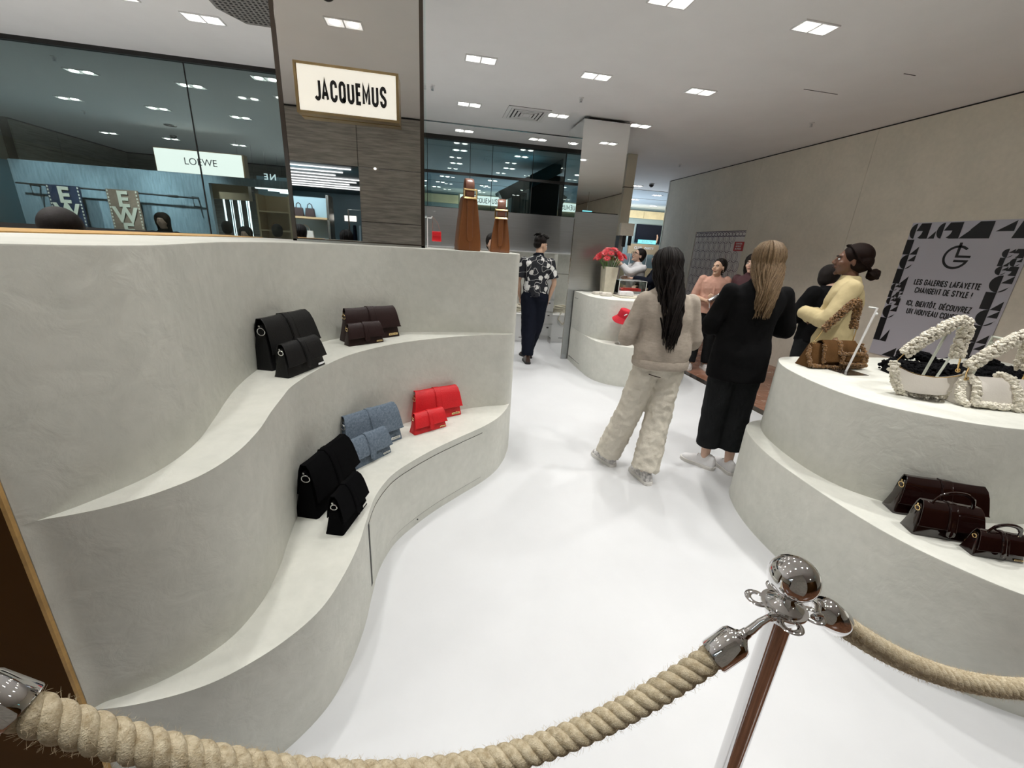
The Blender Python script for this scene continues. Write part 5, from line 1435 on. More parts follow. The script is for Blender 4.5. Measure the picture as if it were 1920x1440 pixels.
# ================================================================== ROUND COUNTER: vase, flowers, box, hat, small goods
ZC = 1.05
vs = thing('flower_vase', 'tall square cream stone vase on the round-nosed counter', 'vase', (2.46, 5.70, ZC))
vm = MB().prism([(-0.075, -0.075), (0.075, -0.075), (0.075, 0.075), (-0.075, 0.075)], 0, 0.375, 0.006)
for i, (x, y, z) in enumerate(vm.v): vm.v[i] = (x*(1+0.28*z/0.37), y*(1+0.28*z/0.37), z)
obj('body', vm, 'vase', vs, smooth=False, bevel=0.006)
obj('opening', MB().box((0, 0, 0.3755), (0.15, 0.15, 0.002)), 'dark', vs, smooth=False)
rf = random.Random(5)
seen_labels = set()
for k in range(26):
    a = rf.uniform(0, 2*PI); r_ = 0.06*math.sqrt(rf.random()); R1 = 0.235*math.sqrt((k+0.5)/26); a1 = k*2.4 + (0.4 if k in (15, 21) else 0) + 0.1
    base = Vector((2.46 + r_*math.cos(a1), 5.70 + r_*math.sin(a1), ZC+0.36))
    head = Vector((2.46 + R1*math.cos(a1), 5.70 + R1*math.sin(a1)*0.8, ZC + 0.375 + 0.225 - 0.10*(R1/0.21)**2 + rf.uniform(-0.015, 0.02)))
    lab = ('red gerbera in the ' + ('heart' if k < 5 else 'middle ring' if k < 13 else 'outer ring') + ' of the bunch, at ' + ('three two one twelve eleven ten nine eight seven six five four'.split()[int(((math.degrees(a1)+15) % 360)/30)]) + (" o'clock from above" if k % 2 else " o'clock from above, " + ('lowest' if k > 21 else 'lower')))
    if lab in seen_labels: lab += ', nearest rim'
    seen_labels.add(lab)
    f = thing('gerbera_flower', lab, 'flower', tuple(base), 0, 'red flowers in the vase')
    h = head-base
    obj('stem', MB().tube([(0, 0, -0.12), tuple(h*0.5 + Vector((0, 0, -0.015))), tuple(h*0.97)], 0.0042, 6), 'stem', f)
    ax = (h.normalized()*0.5 + Vector((math.cos(a1)*R1*2.2, math.sin(a1)*R1*2.2 - 0.35, 0.45))).normalized()
    q = ax.to_track_quat('Z', 'Y')
    pm_ = MB()
    for layer, (n_, l_, tilt) in enumerate(((13, 0.060, 0.15), (11, 0.046, 0.45))):
        for j in range(n_):
            b = 2*PI*j/n_ + layer*0.2
            d = Vector((math.cos(b), math.sin(b), 0)); s_ = Vector((-math.sin(b), math.cos(b), 0))
            up_ = Vector((0, 0, 1))
            pts_ = [d*0.006 + up_*0.002*layer, d*l_*0.55 + up_*l_*0.55*tilt + s_*0.008, d*l_ + up_*l_*tilt*0.8, d*l_*0.55 + up_*l_*0.55*tilt - s_*0.008]
            pm_.add([q @ p + h for p in pts_] + [q @ (p - up_*0.0015) + h for p in pts_], [(0, 1, 2, 3), (7, 6, 5, 4), (0, 4, 5, 1), (1, 5, 6, 2), (2, 6, 7, 3), (3, 7, 4, 0)])
    obj('petals', pm_, 'petal', f, smooth=False)
    obj('centre', MB().ell(tuple(h + ax*0.004), (0.011, 0.011, 0.008), None, 10, 6), 'petal_c', f)

ab = thing('display_box', 'clear acrylic display box holding a red item on the round-nosed counter', 'display box', (2.79, 5.68, ZC), R(-6))
for nm, c, d in (('panel', (0, -0.13, 0.10), (0.40, 0.006, 0.20)), ('panel', (0, 0.13, 0.10), (0.40, 0.006, 0.20)), ('panel', (-0.197, 0, 0.10), (0.006, 0.254, 0.20)),
                 ('panel', (0.197, 0, 0.10), (0.006, 0.254, 0.20)), ('lid', (0, 0, 0.203), (0.40, 0.266, 0.006))):
    obj(nm, MB().box(c, d), 'acrylic', ab, smooth=False)
em = MB()
for sx in (-1, 1):
    for sy in (-1, 1):
        em.box((sx*0.198, sy*0.131, 0.10), (0.007, 0.007, 0.205))
for sy in (-1, 1):
    em.box((0, sy*0.131, 0.205), (0.40, 0.007, 0.005))
obj('edges', em, 'white', ab, smooth=False)
obj('base', MB().box((0, 0, 0.012), (0.40, 0.27, 0.024)), 'white', ab, smooth=False)
rb_ = thing('red_purse', 'flat red purse lying inside the acrylic box', 'purse', (2.80, 5.68, ZC+0.024), R(-6))
obj('body', MB().prism([(-0.15, -0.06), (0.15, -0.06), (0.16, 0.05), (-0.14, 0.06)], 0.03, 0.065, 0.008), 'red_l', rb_, bevel=0.004)
obj('support', MB().box((0, 0, 0.015), (0.30, 0.12, 0.03)), 'white', rb_, smooth=False)
obj('flap', MB().prism([(-0.12, -0.062), (0.13, -0.062), (0.13, 0.02), (-0.12, 0.02)], 0.065, 0.072, 0.002), 'red_l', rb_)
def soft_box(name, label, loc, rz, d, m_, cat):
    t = thing(name, label, cat, loc, rz)
    obj('body', MB().box((0, 0, d[2]/2), d, None, (0.94, 0.9)), m_, t, bevel=0.012)
    obj('flap', MB().box((0, -d[1]*0.06, d[2]+0.002), (d[0]*0.9, d[1]*0.75, 0.008)), m_, t, bevel=0.004)
    obj('tab', MB().box((0, -d[1]*0.46, d[2]*0.8), (d[0]*0.14, 0.008, d[2]*0.5)), m_, t, bevel=0.003)
soft_box('wallet', 'cream flat wallet at the left of the round-nosed counter top, rear one', (2.27, 5.55, ZC), R(8), (0.16, 0.10, 0.032), 'white_l', 'wallet')
soft_box('wallet', 'cream flat wallet at the left of the round-nosed counter top, front one', (2.31, 5.36, ZC), R(-4), (0.15, 0.09, 0.045), 'white_l', 'wallet')
tr = tag(obj('tray', MB().box((2.66, 5.31, ZC+0.008), (0.44, 0.28, 0.016)), 'cream', None, smooth=False, bevel=0.003), 'cream tray in front of the acrylic box on the round-nosed counter', 'tray')
soft_box('purse', 'pale grey soft purse on the cream tray', (2.58, 5.33, ZC+0.016), R(-10), (0.20, 0.12, 0.055), 'shoe_w', 'purse')
soft_box('card_holder', 'tiny white card holder on the cream tray, right of the grey purse', (2.78, 5.28, ZC+0.016), R(5), (0.09, 0.07, 0.03), 'shoe_w', 'wallet')

ht = thing('bucket_hat', 'red bucket hat with small white logo on a thin stand', 'hat', (2.32, 4.765, 0.86))
cr_ = MB()
tilt = Matrix.Rotation(R(10), 4, 'Y') @ Matrix.Rotation(R(14), 4, 'X') @ Matrix.Scale(0.86, 4)
cr_.lathe([(0.0, 0.125), (0.060, 0.125), (0.078, 0.118), (0.084, 0.108), (0.092, 0.045), (0.096, 0.0), (0.10, 0.0), (0.094, 0.002)], 32).xf(tilt)
obj('crown', cr_, 'red_f', ht)
bm_ = MB(); prof = [(0.095, 0.012), (0.110, -0.010), (0.135, -0.042), (0.148, -0.060), (0.145, -0.062), (0.130, -0.043), (0.106, -0.014), (0.092, 0.004)]
rs = []
for k in range(37):
    a = 2*PI*k/36
    rs.append([Vector((r*math.cos(a), r*math.sin(a), z + (r-0.095)*0.16*math.sin(3*a))) for r, z in prof])
bm_.rings(rs, False).xf(tilt)
obj('brim', bm_, 'red_f', ht)
for r, z in ((0.118, -0.020), (0.130, -0.037), (0.141, -0.052)):
    obj('stitch_line', MB().torus((0, 0, z+0.0045), r, 0.0011, (0, 0, 1), 36, 4).xf(tilt), 'red_l', ht)
obj('logo', MB().box((-0.010, -0.088, 0.050), (0.055, 0.004, 0.011), Matrix.Rotation(R(-28), 3, 'Y')), 'white', ht, smooth=False)
hs = thing('hat_stand', 'thin white metal stand under the red bucket hat', 'stand', (2.32, 4.765, 0.52))
obj('rod', MB().tube([(0, 0, 0), (0, 0, 0.40)], 0.006, 8), 'white_gloss', hs)
obj('base', MB().lathe([(0, 0), (0.062, 0), (0.062, 0.005), (0, 0.005)], 24), 'steel_l', hs)

# small red bag on a hooked stand left of the bucket bags
hb = thing('mini_bag', 'tiny red bag hanging on a white hooked stand right of the pillar edge', 'handbag', (0.035, 5.15, 1.62))
obj('body', MB().box((0, 0, 0.055), (0.11, 0.045, 0.11), None, (0.9, 0.6)), 'red_l', hb, bevel=0.008)
obj('flap', MB().box((0, -0.014, 0.085), (0.105, 0.028, 0.05)), 'red_l', hb, bevel=0.005)
obj('cord', MB().tube([(0.045, 0, 0.10), (0.012, 0, 0.20), (-0.045, 0, 0.265), (-0.045, 0, 0.20), (-0.045, 0, 0.10)], 0.0028, 5), 'strap_br', hb)
hs2 = thing('hook_stand', 'white hooked stand holding the tiny red bag', 'stand', (-0.07, 5.15, 1.545))
obj('pole', MB().tube([(0, 0, 0), (0, 0, 0.30), (0.006, 0, 0.325), (0.045, 0, 0.325), (0.055, 0, 0.345)], 0.0065, 8), 'white_gloss', hs2)
obj('foot', MB().box((0, 0, 0.004), (0.09, 0.09, 0.008)), 'white_gloss', hs2)
rear = thing('rear_counter', 'low rear plaster counter behind the caramel bucket bags', 'counter', (-0.9, 4.95, 0))
obj('body', MB().box((0.70, 0.20, 0.765), (1.55, 0.40, 1.53)), 'plaster', rear, smooth=False)
obj('top', MB().box((0.70, 0.20, 1.5375), (1.57, 0.42, 0.015)), 'white', rear, smooth=False)

# white boxes and shelving under the cream wall
def drawer_box(label, loc, d, grp=None, handles=True):
    t = thing('storage_box', label, 'box', loc, 0, grp)
    obj('body', MB().box((0, 0, d[2]/2), d), 'white', t, bevel=0.004)
    obj('lid', MB().box((0, 0, d[2]-0.010), (d[0]+0.012, d[1]+0.012, 0.024)), 'white', t, bevel=0.003)
    obj('label_mark', MB().box((0, -d[1]/2-0.001, d[2]*0.16), (d[0]*0.35, 0.002, 0.014)), 'letter_grey', t, smooth=False)
    return t
drawer_box('white box on the floor by the man, against the cream back wall', (1.58, 7.30, 0), (0.48, 0.42, 0.50))
co = thing('rope_coil', 'coiled cream cord heaped on the white floor box by the man', 'cord', (1.60, 7.30, 0.502))
pts = []
for k in range(120):
    a = k*0.42
    pts.append((0.14*math.cos(a)*(1-0.15*math.sin(k*0.13)), 0.12*math.sin(a), 0.02+0.0009*k+0.01*math.sin(k*0.7)))
obj('coil', MB().tube(pts, 0.014, 6), 'cream', co)
obj('hanging_loops', MB().tube([(0.05, -0.19, 0.04), (0.10, -0.225, -0.08), (0.02, -0.23, -0.17), (-0.06, -0.225, -0.07), (-0.03, -0.19, 0.05)], 0.013, 6), 'cream', co)
cab = thing('drawer_unit', 'narrow white stock drawer unit between the man and the mirror cabinet', 'drawer unit', (2.02, 7.36, 0))
obj('body', MB().box((0.08, 0.1, 0.60), (0.34, 0.34, 1.20)), 'white', cab, smooth=False)
for k in range(5):
    z0 = 0.08 + k*0.225
    dr = obj('drawer', MB().box((0.08, -0.078, z0+0.10), (0.325, 0.016, 0.20)), 'white_gloss', cab, smooth=False)
    obj('handle', MB().box((0.08, -0.089, z0+0.15), (0.10, 0.008, 0.016)), 'dark', dr, smooth=False)
    d2 = obj('drawer', MB().box((-0.098, 0.09, z0+0.10), (0.016, 0.32, 0.20)), 'white_gloss', cab, smooth=False)
    obj('handle', MB().box((-0.109, 0.09, z0+0.15), (0.008, 0.10, 0.016)), 'dark', d2, smooth=False)

# small debris on the white floor at the lower right
dbr = tag(obj('paint_chip', MB().box((1.70, 0.60, 0.002), (0.035, 0.008, 0.003), Matrix.Rotation(0.5, 3, 'Z')), 'steel', None, smooth=False), 'tiny dark chip lying on the white floor at the lower right', 'chip')

# ================================================================== POSTER
po = thing('wall_poster', 'large lilac-grey poster with black geometric letter border on the right wall', 'poster', (5.488, 4.21, 0.60), 0)
PW, PH = 1.10, 1.55
# local frame: u = -Y (to the viewer's right), v = Z
obj('sheet', MB().box((0.006, -PW/2, PH/2), (0.008, PW, PH)), 'poster', po, smooth=False)
pb = MB()
def poly(pts):
    o = len(pb.v)
    pb.v += [(0.0, -u, v) for u, v in pts]
    pb.f.append(tuple(range(o, o+len(pts))))
def arc(cu, cv, r, a0, a1, n=10, ru=None):
    ru = ru or r
    return [(cu + ru*math.cos(R(a0+(a1-a0)*k/n)), cv + r*math.sin(R(a0+(a1-a0)*k/n))) for k in range(n+1)]
def cellG(u, v, w, h):
    poly(arc(u+w*0.5, v+h*0.5, h*0.5, 90, 270, 12, w*0.5))
    poly([(u+w*0.5, v+h*0.55), (u+w, v+h), (u+w, v+h*0.55)])
    poly([(u+w*0.5, v)] + [(u+w, v+h*0.40)] + arc(u+w*0.5, v+h*0.42, h*0.40, 0, -90, 8, w*0.42)[1:])
def cellL(u, v, w, h):
    poly([(u, v), (u+w*0.5, v), (u+w*0.5, v+h), (u, v+h)])
    poly([(u+w*0.5, v), (u+w, v), (u+w, v+h*0.55)])
def cellA(u, v, w, h):
    poly([(u, v), (u+w*0.62, v), (u+w*0.62, v+h), (u+w*0.25, v+h*0.95)] if False else [(u, v+h*0.5), (u+w*0.25, v+h), (u+w, v+h), (u+w, v), (u+w*0.45, v)] + arc(u, v+h*0.5, h*0.5, -60, 0, 5, w*0.5))
def column(u, w, seq, v_top):
    v = v_top
    for kind, h in seq:
        v -= h
        if kind == 'G': cellG(u, v, w, h)
        elif kind == 'L': cellL(u, v, w, h)
        elif kind == 'g':
            cellG(u, v, w*0.55, h); cellA(u+w*0.5, v, w*0.5, h)
        elif kind == 'l':
            cellL(u, v, w*0.5, h); cellG(u+w*0.5, v, w*0.5, h)
    return v
column(0.0, 0.155, (('L', 0.165), ('G', 0.165), ('L', 0.17), ('g', 0.085), ('l', 0.08), ('g', 0.085), ('G', 0.16), ('L', 0.28)), PH-0.185)
column(PW-0.19, 0.17, (('g', 0.085), ('l', 0.08), ('g', 0.085), ('G', 0.165), ('L', 0.17), ('G', 0.165), ('L', 0.17), ('G', 0.16), ('L', 0.18)), PH-0.27)
vt_, hh = PH-0.175, 0.165
poly(arc(0.06, vt_+hh/2, hh/2, 90, 270, 12, 0.06))
cellA(0.065, vt_, 0.135, hh)
poly([(0.205, vt_), (0.27, vt_), (0.27, vt_+hh*0.5)])
poly(arc(0.335, vt_+hh/2, hh/2, 90, 270, 12, 0.06))
cellA(0.34, vt_, 0.16, hh)
poly([(0.50, vt_), (0.58, vt_), (0.58, vt_+hh*0.5)])
poly([(0.58, vt_), (0.76, vt_), (0.76, vt_+hh), (0.64, vt_+hh), (0.58, vt_+hh*0.55)])
poly([(0.79, vt_+hh*0.4), (0.93, vt_+hh*0.4), (0.93, vt_+hh)])
poly([(0.93, vt_), (1.08, vt_), (1.08, vt_+hh), (0.97, vt_+hh)])
bh = 0.15
poly([(0.16, 0.01), (0.30, 0.01), (0.30, 0.01+bh*0.8)])
cellG(0.31, 0.01, 0.22, bh); cellL(0.55, 0.01, 0.2, bh); cellG(0.76, 0.01, 0.2, bh)
obj('printed_border', pb, 'letter', po, smooth=False)
# emblem: a round G crossed by an upright bar
pb = MB()
cu, cv, r0, r1_ = 0.545, 1.185, 0.098, 0.122
A0, A1, nn_ = 48, 338, 40
o_ = [(cu+r1_*math.cos(R(A0+(A1-A0)*k/nn_)), cv+r1_*math.sin(R(A0+(A1-A0)*k/nn_))) for k in range(nn_+1)]
i_ = [(cu+r0*math.cos(R(A0+(A1-A0)*k/nn_)), cv+r0*math.sin(R(A0+(A1-A0)*k/nn_))) for k in range(nn_+1)]
for k in range(nn_): poly([o_[k], o_[k+1], i_[k+1], i_[k]])
poly([(cu-0.012, cv+0.15), (cu+0.014, cv+0.15), (cu+0.014, cv+0.02), (cu-0.012, cv+0.02)])
poly([(cu-0.012, cv+0.02), (cu+0.125, cv+0.02), (cu+0.125, cv-0.003), (cu-0.012, cv-0.003)])
poly([(cu-0.012, cv-0.025), (cu+0.120, cv-0.025), (cu+0.112, cv-0.048), (cu-0.012, cv-0.048)])
obj('emblem', pb, 'letter', po, smooth=False)
for k, (s_, sz, v) in enumerate((('LES GALERIES LAFAYETTE', 0.078, 0.905), ('CHANGENT DE STYLE !', 0.078, 0.815), ('ICI, BIENTÔT, DÉCOUVREZ', 0.078, 0.665), ('UN NOUVEAU CONCEPT', 0.078, 0.575))):
    strokes(s_, (0.001, -0.545, v), (PI/2, 0, -PI/2), 0.055, 'letter', po, 0.90, 0.19, 0.19)

# ================================================================== PEOPLE
def lerp(a, b, t): return Vector(a)*(1-t) + Vector(b)*t
def remesh(o, vs, smooth_it=3, disp=0.0, dscale=0.1, seed=0):
    r = o.modifiers.new('remesh', 'REMESH'); r.mode = 'VOXEL'; r.voxel_size = vs; r.use_smooth_shade = True
    if smooth_it:
        s = o.modifiers.new('smooth', 'SMOOTH'); s.iterations = smooth_it; s.factor = 0.5
    if disp:
        tx = bpy.data.textures.new('folds', 'CLOUDS'); tx.noise_scale = dscale; tx.noise_depth = 2
        d = o.modifiers.new('folds', 'DISPLACE'); d.texture = tx; d.strength = disp; d.mid_level = 0.5; d.texture_coords = 'LOCAL'
    return o

def torso(mb, stations, n=20):
    # stations: (center, rx, ry, roty)
    rs = []
    for (c, rx, ry, *a) in stations:
        ang = a[0] if a else 0
        ring = []
        for k in range(n):
            t = 2*PI*k/n
            x = rx*math.copysign(abs(math.cos(t))**0.85, math.cos(t)); y = ry*math.copysign(abs(math.sin(t))**0.9, math.sin(t))
            ring.append((c[0] + x*math.cos(ang) - y*math.sin(ang), c[1] + x*math.sin(ang) + y*math.cos(ang), c[2]))
        rs.append(ring)
    mb.rings(rs, True)

def limb(mb, pts, rad, n=14, flat=1.0, up0=None):
    P = cr_spline(pts, 4)
    m = len(pts); rr = []
    for i in range(len(P)):
        s = i/(len(P)-1)*(m-1); k = min(int(s), m-2); f = s-k
        rr.append(rad[k]*(1-f) + rad[k+1]*f)
    mb.tube(P, rr, n, True, flat, up0)
    mb.ell(P[0], (rr[0],)*3, None, 12, 8)
    mb.ell(P[-1], (rr[-1],)*3, None, 12, 8)

def hand(mb, w, d, palm_n, side, curl=0.5, s=1.0):
    # w wrist point, d direction of the hand, palm_n palm normal, side +1/-1 for the thumb side
    d = Vector(d).normalized(); pn = Vector(palm_n); pn = (pn - d*pn.dot(d)).normalized(); sd = d.cross(pn)*side
    w = Vector(w)
    q = Matrix((sd, pn, d)).transposed()
    mb.tube([w - d*0.01, w + d*0.02*s, w + d*0.055*s, w + d*0.088*s], [0.024*s, 0.030*s, 0.038*s, 0.036*s], 12, True, 0.42, pn)
    for k, (off, L) in enumerate(((0.027, 0.066), (0.009, 0.074), (-0.009, 0.070), (-0.026, 0.054))):
        b = w + d*0.080*s + sd*off*s
        p = [b]; a = 0.12; dd = d + sd*(off*1.6)
        for f in (0.42, 0.32, 0.26):
            a += curl*1.1*f*2.0
            v = (dd*math.cos(a) + pn*math.sin(a)).normalized()
            p.append(p[-1] + v*L*f*s)
        mb.tube(p, [0.0092*s, 0.0088*s, 0.0082*s, 0.0066*s], 8, True)
        mb.ell(p[-1], (0.0068*s,)*3, None, 8, 6)
    b = w + d*0.022*s + sd*0.026*s
    mb.tube([b, b + (d*0.55 + sd*0.75 + pn*0.25).normalized()*0.038*s, b + (d*0.85 + sd*0.62 + pn*0.45*curl*2).normalized()*0.068*s], [0.0125*s, 0.0105*s, 0.0078*s], 8, True)

def head_mesh(mb, c, Rm, s=1.0, fem=True):
    def P(x, y, z): return Vector(c) + Rm @ (Vector((x, y, z))*s)
    def E(x, y, z, rx, ry, rz, extra=None): mb.ell(P(x, y, z), (rx*s, ry*s, rz*s), Rm if extra is None else Rm @ extra, 16, 12)
    # y+ is the face direction
    E(0, -0.012, 0.022, 0.074, 0.095, 0.088)
    E(0, 0.030, -0.020, 0.062, 0.066, 0.085)
    E(0, 0.045, -0.075, 0.040, 0.040, 0.036)          # jaw
    E(0, 0.080, -0.100, 0.018, 0.014, 0.015)          # chin
    E(0, 0.080, 0.028, 0.048, 0.018, 0.012)           # brow
    mb.tube([P(0, 0.088, 0.020), P(0, 0.106, -0.008), P(0, 0.116, -0.026)], [0.008*s, 0.010*s, 0.012*s], 8)
    E(0, 0.104, -0.030, 0.018, 0.011, 0.009)
    E(0, 0.094, -0.056, 0.024, 0.010, 0.009)          # lips base
    for sx in (-1, 1):
        E(sx*0.036, 0.066, -0.028, 0.024, 0.024, 0.026)   # cheeks
        E(sx*0.074, -0.006, -0.012, 0.009, 0.018, 0.032)  # ears

def face_parts(root, c, Rm, s, lips='lips', brows='hair_k', glasses=False):
    def P(x, y, z): return tuple(Vector(c) + Rm @ (Vector((x, y, z))*s))
    for sx in (-1, 1):
        e = obj('eye', MB().ell(P(sx*0.031, 0.086, 0.004), (0.0125*s, 0.009*s, 0.0065*s), Rm, 12, 8), 'eye', root)
        obj('iris', MB().ell(P(sx*0.031, 0.0925, 0.004), (0.0055*s, 0.004*s, 0.0055*s), Rm, 10, 8), 'iris', e)
        obj('eyebrow', MB().tube([P(sx*0.014, 0.098, 0.024), P(sx*0.032, 0.096, 0.029), P(sx*0.050, 0.082, 0.023)], [0.003*s, 0.0035*s, 0.002*s], 6), brows, root)
    obj('lips', MB().tube([P(-0.022, 0.096, -0.056), P(-0.008, 0.106, -0.053), P(0, 0.107, -0.055), P(0.008, 0.106, -0.053), P(0.022, 0.096, -0.056)], [0.002*s, 0.005*s, 0.006*s, 0.005*s, 0.002*s], 8), lips, root)
    if glasses:
        g = MB()
        for sx in (-1, 1):
            g.torus(P(sx*0.032, 0.108, 0.004), 0.023*s, 0.0028*s, tuple(Rm @ Vector((0, 1, 0))), 20, 6)
            g.tube([P(sx*0.055, 0.104, 0.008), P(sx*0.076, 0.05, 0.008), P(sx*0.078, -0.005, 0.004)], 0.0025*s, 6)
        g.tube([P(-0.010, 0.110, 0.010), P(0.010, 0.110, 0.010)], 0.0025*s, 6)
        obj('glasses', g, 'black', root)

def hair_cap(root, c, Rm, s, m_, back=0.0, vol=1.0, name='hair'):
    def P(x, y, z): return Vector(c) + Rm @ (Vector((x, y, z))*s)
    mb = MB()
    mb.ell(P(0, -0.022, 0.030), (0.086*s*vol, 0.100*s*vol, 0.092*s*vol), Rm, 20, 14)
    mb.ell(P(0, -0.040, -0.012), (0.080*s*vol, 0.075*s*vol, 0.085*s*vol), Rm, 20, 14)
    o = obj(name, mb, m_, root)
    return remesh(o, 0.010, 2)

def locks(mb, c, Rm, s, length, n, spread=0.10, back=0.10, seed=1, wave=0.012, r=0.010, front=70, drop=0.0, fan=1.0, taper=0.35):
    rg = random.Random(seed)
    C = Vector(c)
    for i in range(n):
        a = R(-180 + front*0 + (i+0.5)/n*360)       # azimuth around the head, 0 = face
        a = a + R(rg.uniform(-4, 4))
        if abs(((math.degrees(a)+180) % 360)-180) < front: continue
        az = ((math.degrees(a)+180) % 360)-180
        dirv = Vector((math.sin(R(az)), math.cos(R(az)), 0))
        rr0 = rg.uniform(0.98, 1.10)
        pts = []
        for el in (78, 52, 26, 0, -20):
            e = R(el)
            p = Vector((dirv.x*0.088*math.cos(e), dirv.y*0.103*math.cos(e)-0.018, 0.096*math.sin(e)+0.026))*rr0
            pts.append(C + Rm @ (p*s))
        L = length*rg.uniform(0.78, 1.05)
        base = pts[-1]
        bx = (base - C)
        ph = rg.uniform(0, 6.28); amp = wave*rg.uniform(0.5, 1.3)
        k_n = 9
        for k in range(1, k_n+1):
            t = k/k_n
            tx = C.x + bx.x*(1.0*fan + spread*0 - (1-taper)*t*fan) + amp*math.sin(ph+t*7)
            ty = base.y*(1-min(1, t*1.6)) + (C.y - back + (bx.y+0.09)*0.4)*min(1, t*1.6) + amp*0.5*math.cos(ph+t*6)
            pts.append(Vector((tx + drop*t, ty, base.z - L*t)))
        rads = [r*0.5, r*0.9, r, r, r] + [r*(1.05-0.9*(k/k_n)**2.2) for k in range(1, k_n+1)]
        mb.tube(pts, rads, 6, True, 0.6, (0, 1, 0))

def shoe(root, ank, yaw, m_, s=1.0, pitch=0.0, sole='rubber'):
    q = Matrix.Rotation(yaw, 3, 'Z') @ Matrix.Rotation(pitch, 3, 'X')
    def sect(y, w, h, z0=0.022, n=12):
        ring = []
        for k in range(n):
            a = 2*PI*k/n
            x = w*math.cos(a); z = h*math.sin(a) if math.sin(a) > 0 else 0.35*0.02*math.sin(a)
            ring.append(Vector((x*s, y*s, (z0+z)*s)))
        return ring
    A = Vector((ank[0], ank[1], 0))
    mb = MB()
    rs = [sect(-0.085, 0.020, 0.045), sect(-0.075, 0.033, 0.085), sect(-0.045, 0.037, 0.098), sect(-0.01, 0.037, 0.095), sect(0.03, 0.038, 0.078), sect(0.07, 0.042, 0.056), sect(0.11, 0.044, 0.042), sect(0.145, 0.036, 0.032), sect(0.165, 0.016, 0.018)]
    rs = [[q @ p + A for p in r_] for r_ in rs]
    mb.rings(rs, True)
    o = obj('shoe', mb, m_, root, sub=1)
    sm = MB(); out = []
    for y, w in ((-0.09, 0.018), (-0.075, 0.036), (-0.03, 0.040), (0.03, 0.041), (0.08, 0.046), (0.12, 0.046), (0.155, 0.034), (0.172, 0.014)):
        out.append((w, y))
    poly_ = [(w*s, y*s) for w, y in out] + [(-w*s, y*s) for w, y in reversed(out)]
    sm.prism(poly_, 0.0, 0.026*s, 0.004)
    for i, v in enumerate(sm.v): sm.v[i] = tuple(q @ Vector(v) + A)
    obj('sole', sm, sole, o)
    if m_.startswith('shoe_w') or m_ == 'shoe_mix':
        lm = MB()
        for k in range(4):
            y = 0.025+0.022*k; h = 0.022+0.080-0.016*k
            a_ = q @ Vector((-0.022*s, y*s, (h-0.006)*s)) + A; b_ = q @ Vector((0.0, y*s, (h+0.004)*s)) + A; c_ = q @ Vector((0.022*s, (y+0.006)*s, (h-0.006)*s)) + A
            lm.tube([a_, b_, c_], 0.0028, 5)
        obj('laces', lm, 'rubber', o)
    return o

def body_base(root, J, skin, vs=0.010, hands=None, bare_shins=True, sl=1.0):
    mb = MB()
    pel, wai, che, nek, hed = (Vector(J[k]) for k in ('pel', 'wai', 'che', 'nek', 'hed'))
    ys = J.get('yaw_s', 0)
    torso(mb, [(pel + Vector((0, 0, -0.09)), 0.10, 0.07), (pel, 0.150, 0.105), (lerp(pel, wai, 0.6), 0.135, 0.092), (wai, 0.120, 0.085), (lerp(wai, che, 0.5), 0.130, 0.092, ys*0.5), (che, 0.150, 0.100, ys),
               (lerp(che, nek, 0.45), 0.160, 0.088, ys), (lerp(che, nek, 0.75), 0.12, 0.070, ys), (nek, 0.055, 0.052, ys)])
    limb(mb, [nek - Vector((0, 0, 0.03)), lerp(nek, hed, 0.5), hed + Vector((0, 0, -0.03))], [0.056, 0.050, 0.050])
    head_mesh(mb, hed, J['Rh'], J.get('hs', 1.0))
    for sd in ('L', 'R'):
        h, k, a = Vector(J['hip'+sd]), Vector(J['kne'+sd]), Vector(J['ank'+sd])
        limb(mb, [h, lerp(h, k, 0.45), k, lerp(k, a, 0.35), a], [0.078, 0.070, 0.050, 0.048, 0.032])
        mb.tube([a + Vector((0, 0, 0.01)), a - Vector((0, 0, 0.045))], 0.030, 10)
        s_, e, w = Vector(J['sh'+sd]), Vector(J['elb'+sd]), Vector(J['wri'+sd])
        limb(mb, [s_, lerp(s_, e, 0.5), e, lerp(e, w, 0.4), w], [0.048, 0.041, 0.034, 0.034, 0.023])
        hd_ = J.get('hand'+sd)
        if hd_ is None:
            hd_ = ((w-e).normalized(), Vector((1 if sd == 'L' else -1, 0, 0)), 0.3)
        hand(mb, w, hd_[0], hd_[1], 1 if sd == 'L' else -1, hd_[2])
    o = obj('body', mb, skin, root)
    return remesh(o, vs, 1)

def trousers(root, J, m_, rh=0.105, rk=0.075, rc=0.070, hem=0.06, vs=0.012, disp=0.010, dsc=0.06, waist=0.06, name='trousers'):
    mb = MB()
    pel = Vector(J['pel']); wai = Vector(J['wai'])
    torso(mb, [(pel + Vector((0, 0, -0.10)), 0.12, 0.085), (pel + Vector((0, -0.005, -0.03)), 0.172, 0.125), (pel + Vector((0, -0.004, 0.03)), 0.172, 0.122), (pel + Vector((0, 0, waist+0.02)), 0.150, 0.106), (pel + Vector((0, 0, waist+0.06)), 0.138, 0.098)])
    for sd in ('L', 'R'):
        h, k, a = Vector(J['hip'+sd]), Vector(J['kne'+sd]), Vector(J['ank'+sd])
        e = a + (k-a).normalized()*(hem-0.03)
        P = cr_spline([h, lerp(h, k, 0.4), k, lerp(k, a, 0.45), e], 5)
        rad = [rh, rh*0.93, rk, (rk+rc)/2, rc]
        m = 5; rr = []
        for i in range(len(P)):
            s = i/(len(P)-1)*(m-1); kk = min(int(s), m-2); f = s-kk
            rr.append(rad[kk]*(1-f)+rad[kk+1]*f)
        mb.tube(P, rr, 16, True)
        mb.ell(P[0], (rh, rh*0.95, rh), None, 12, 8)
    o = obj(name, mb, m_, root)
    return remesh(o, vs, 3, disp, dsc)

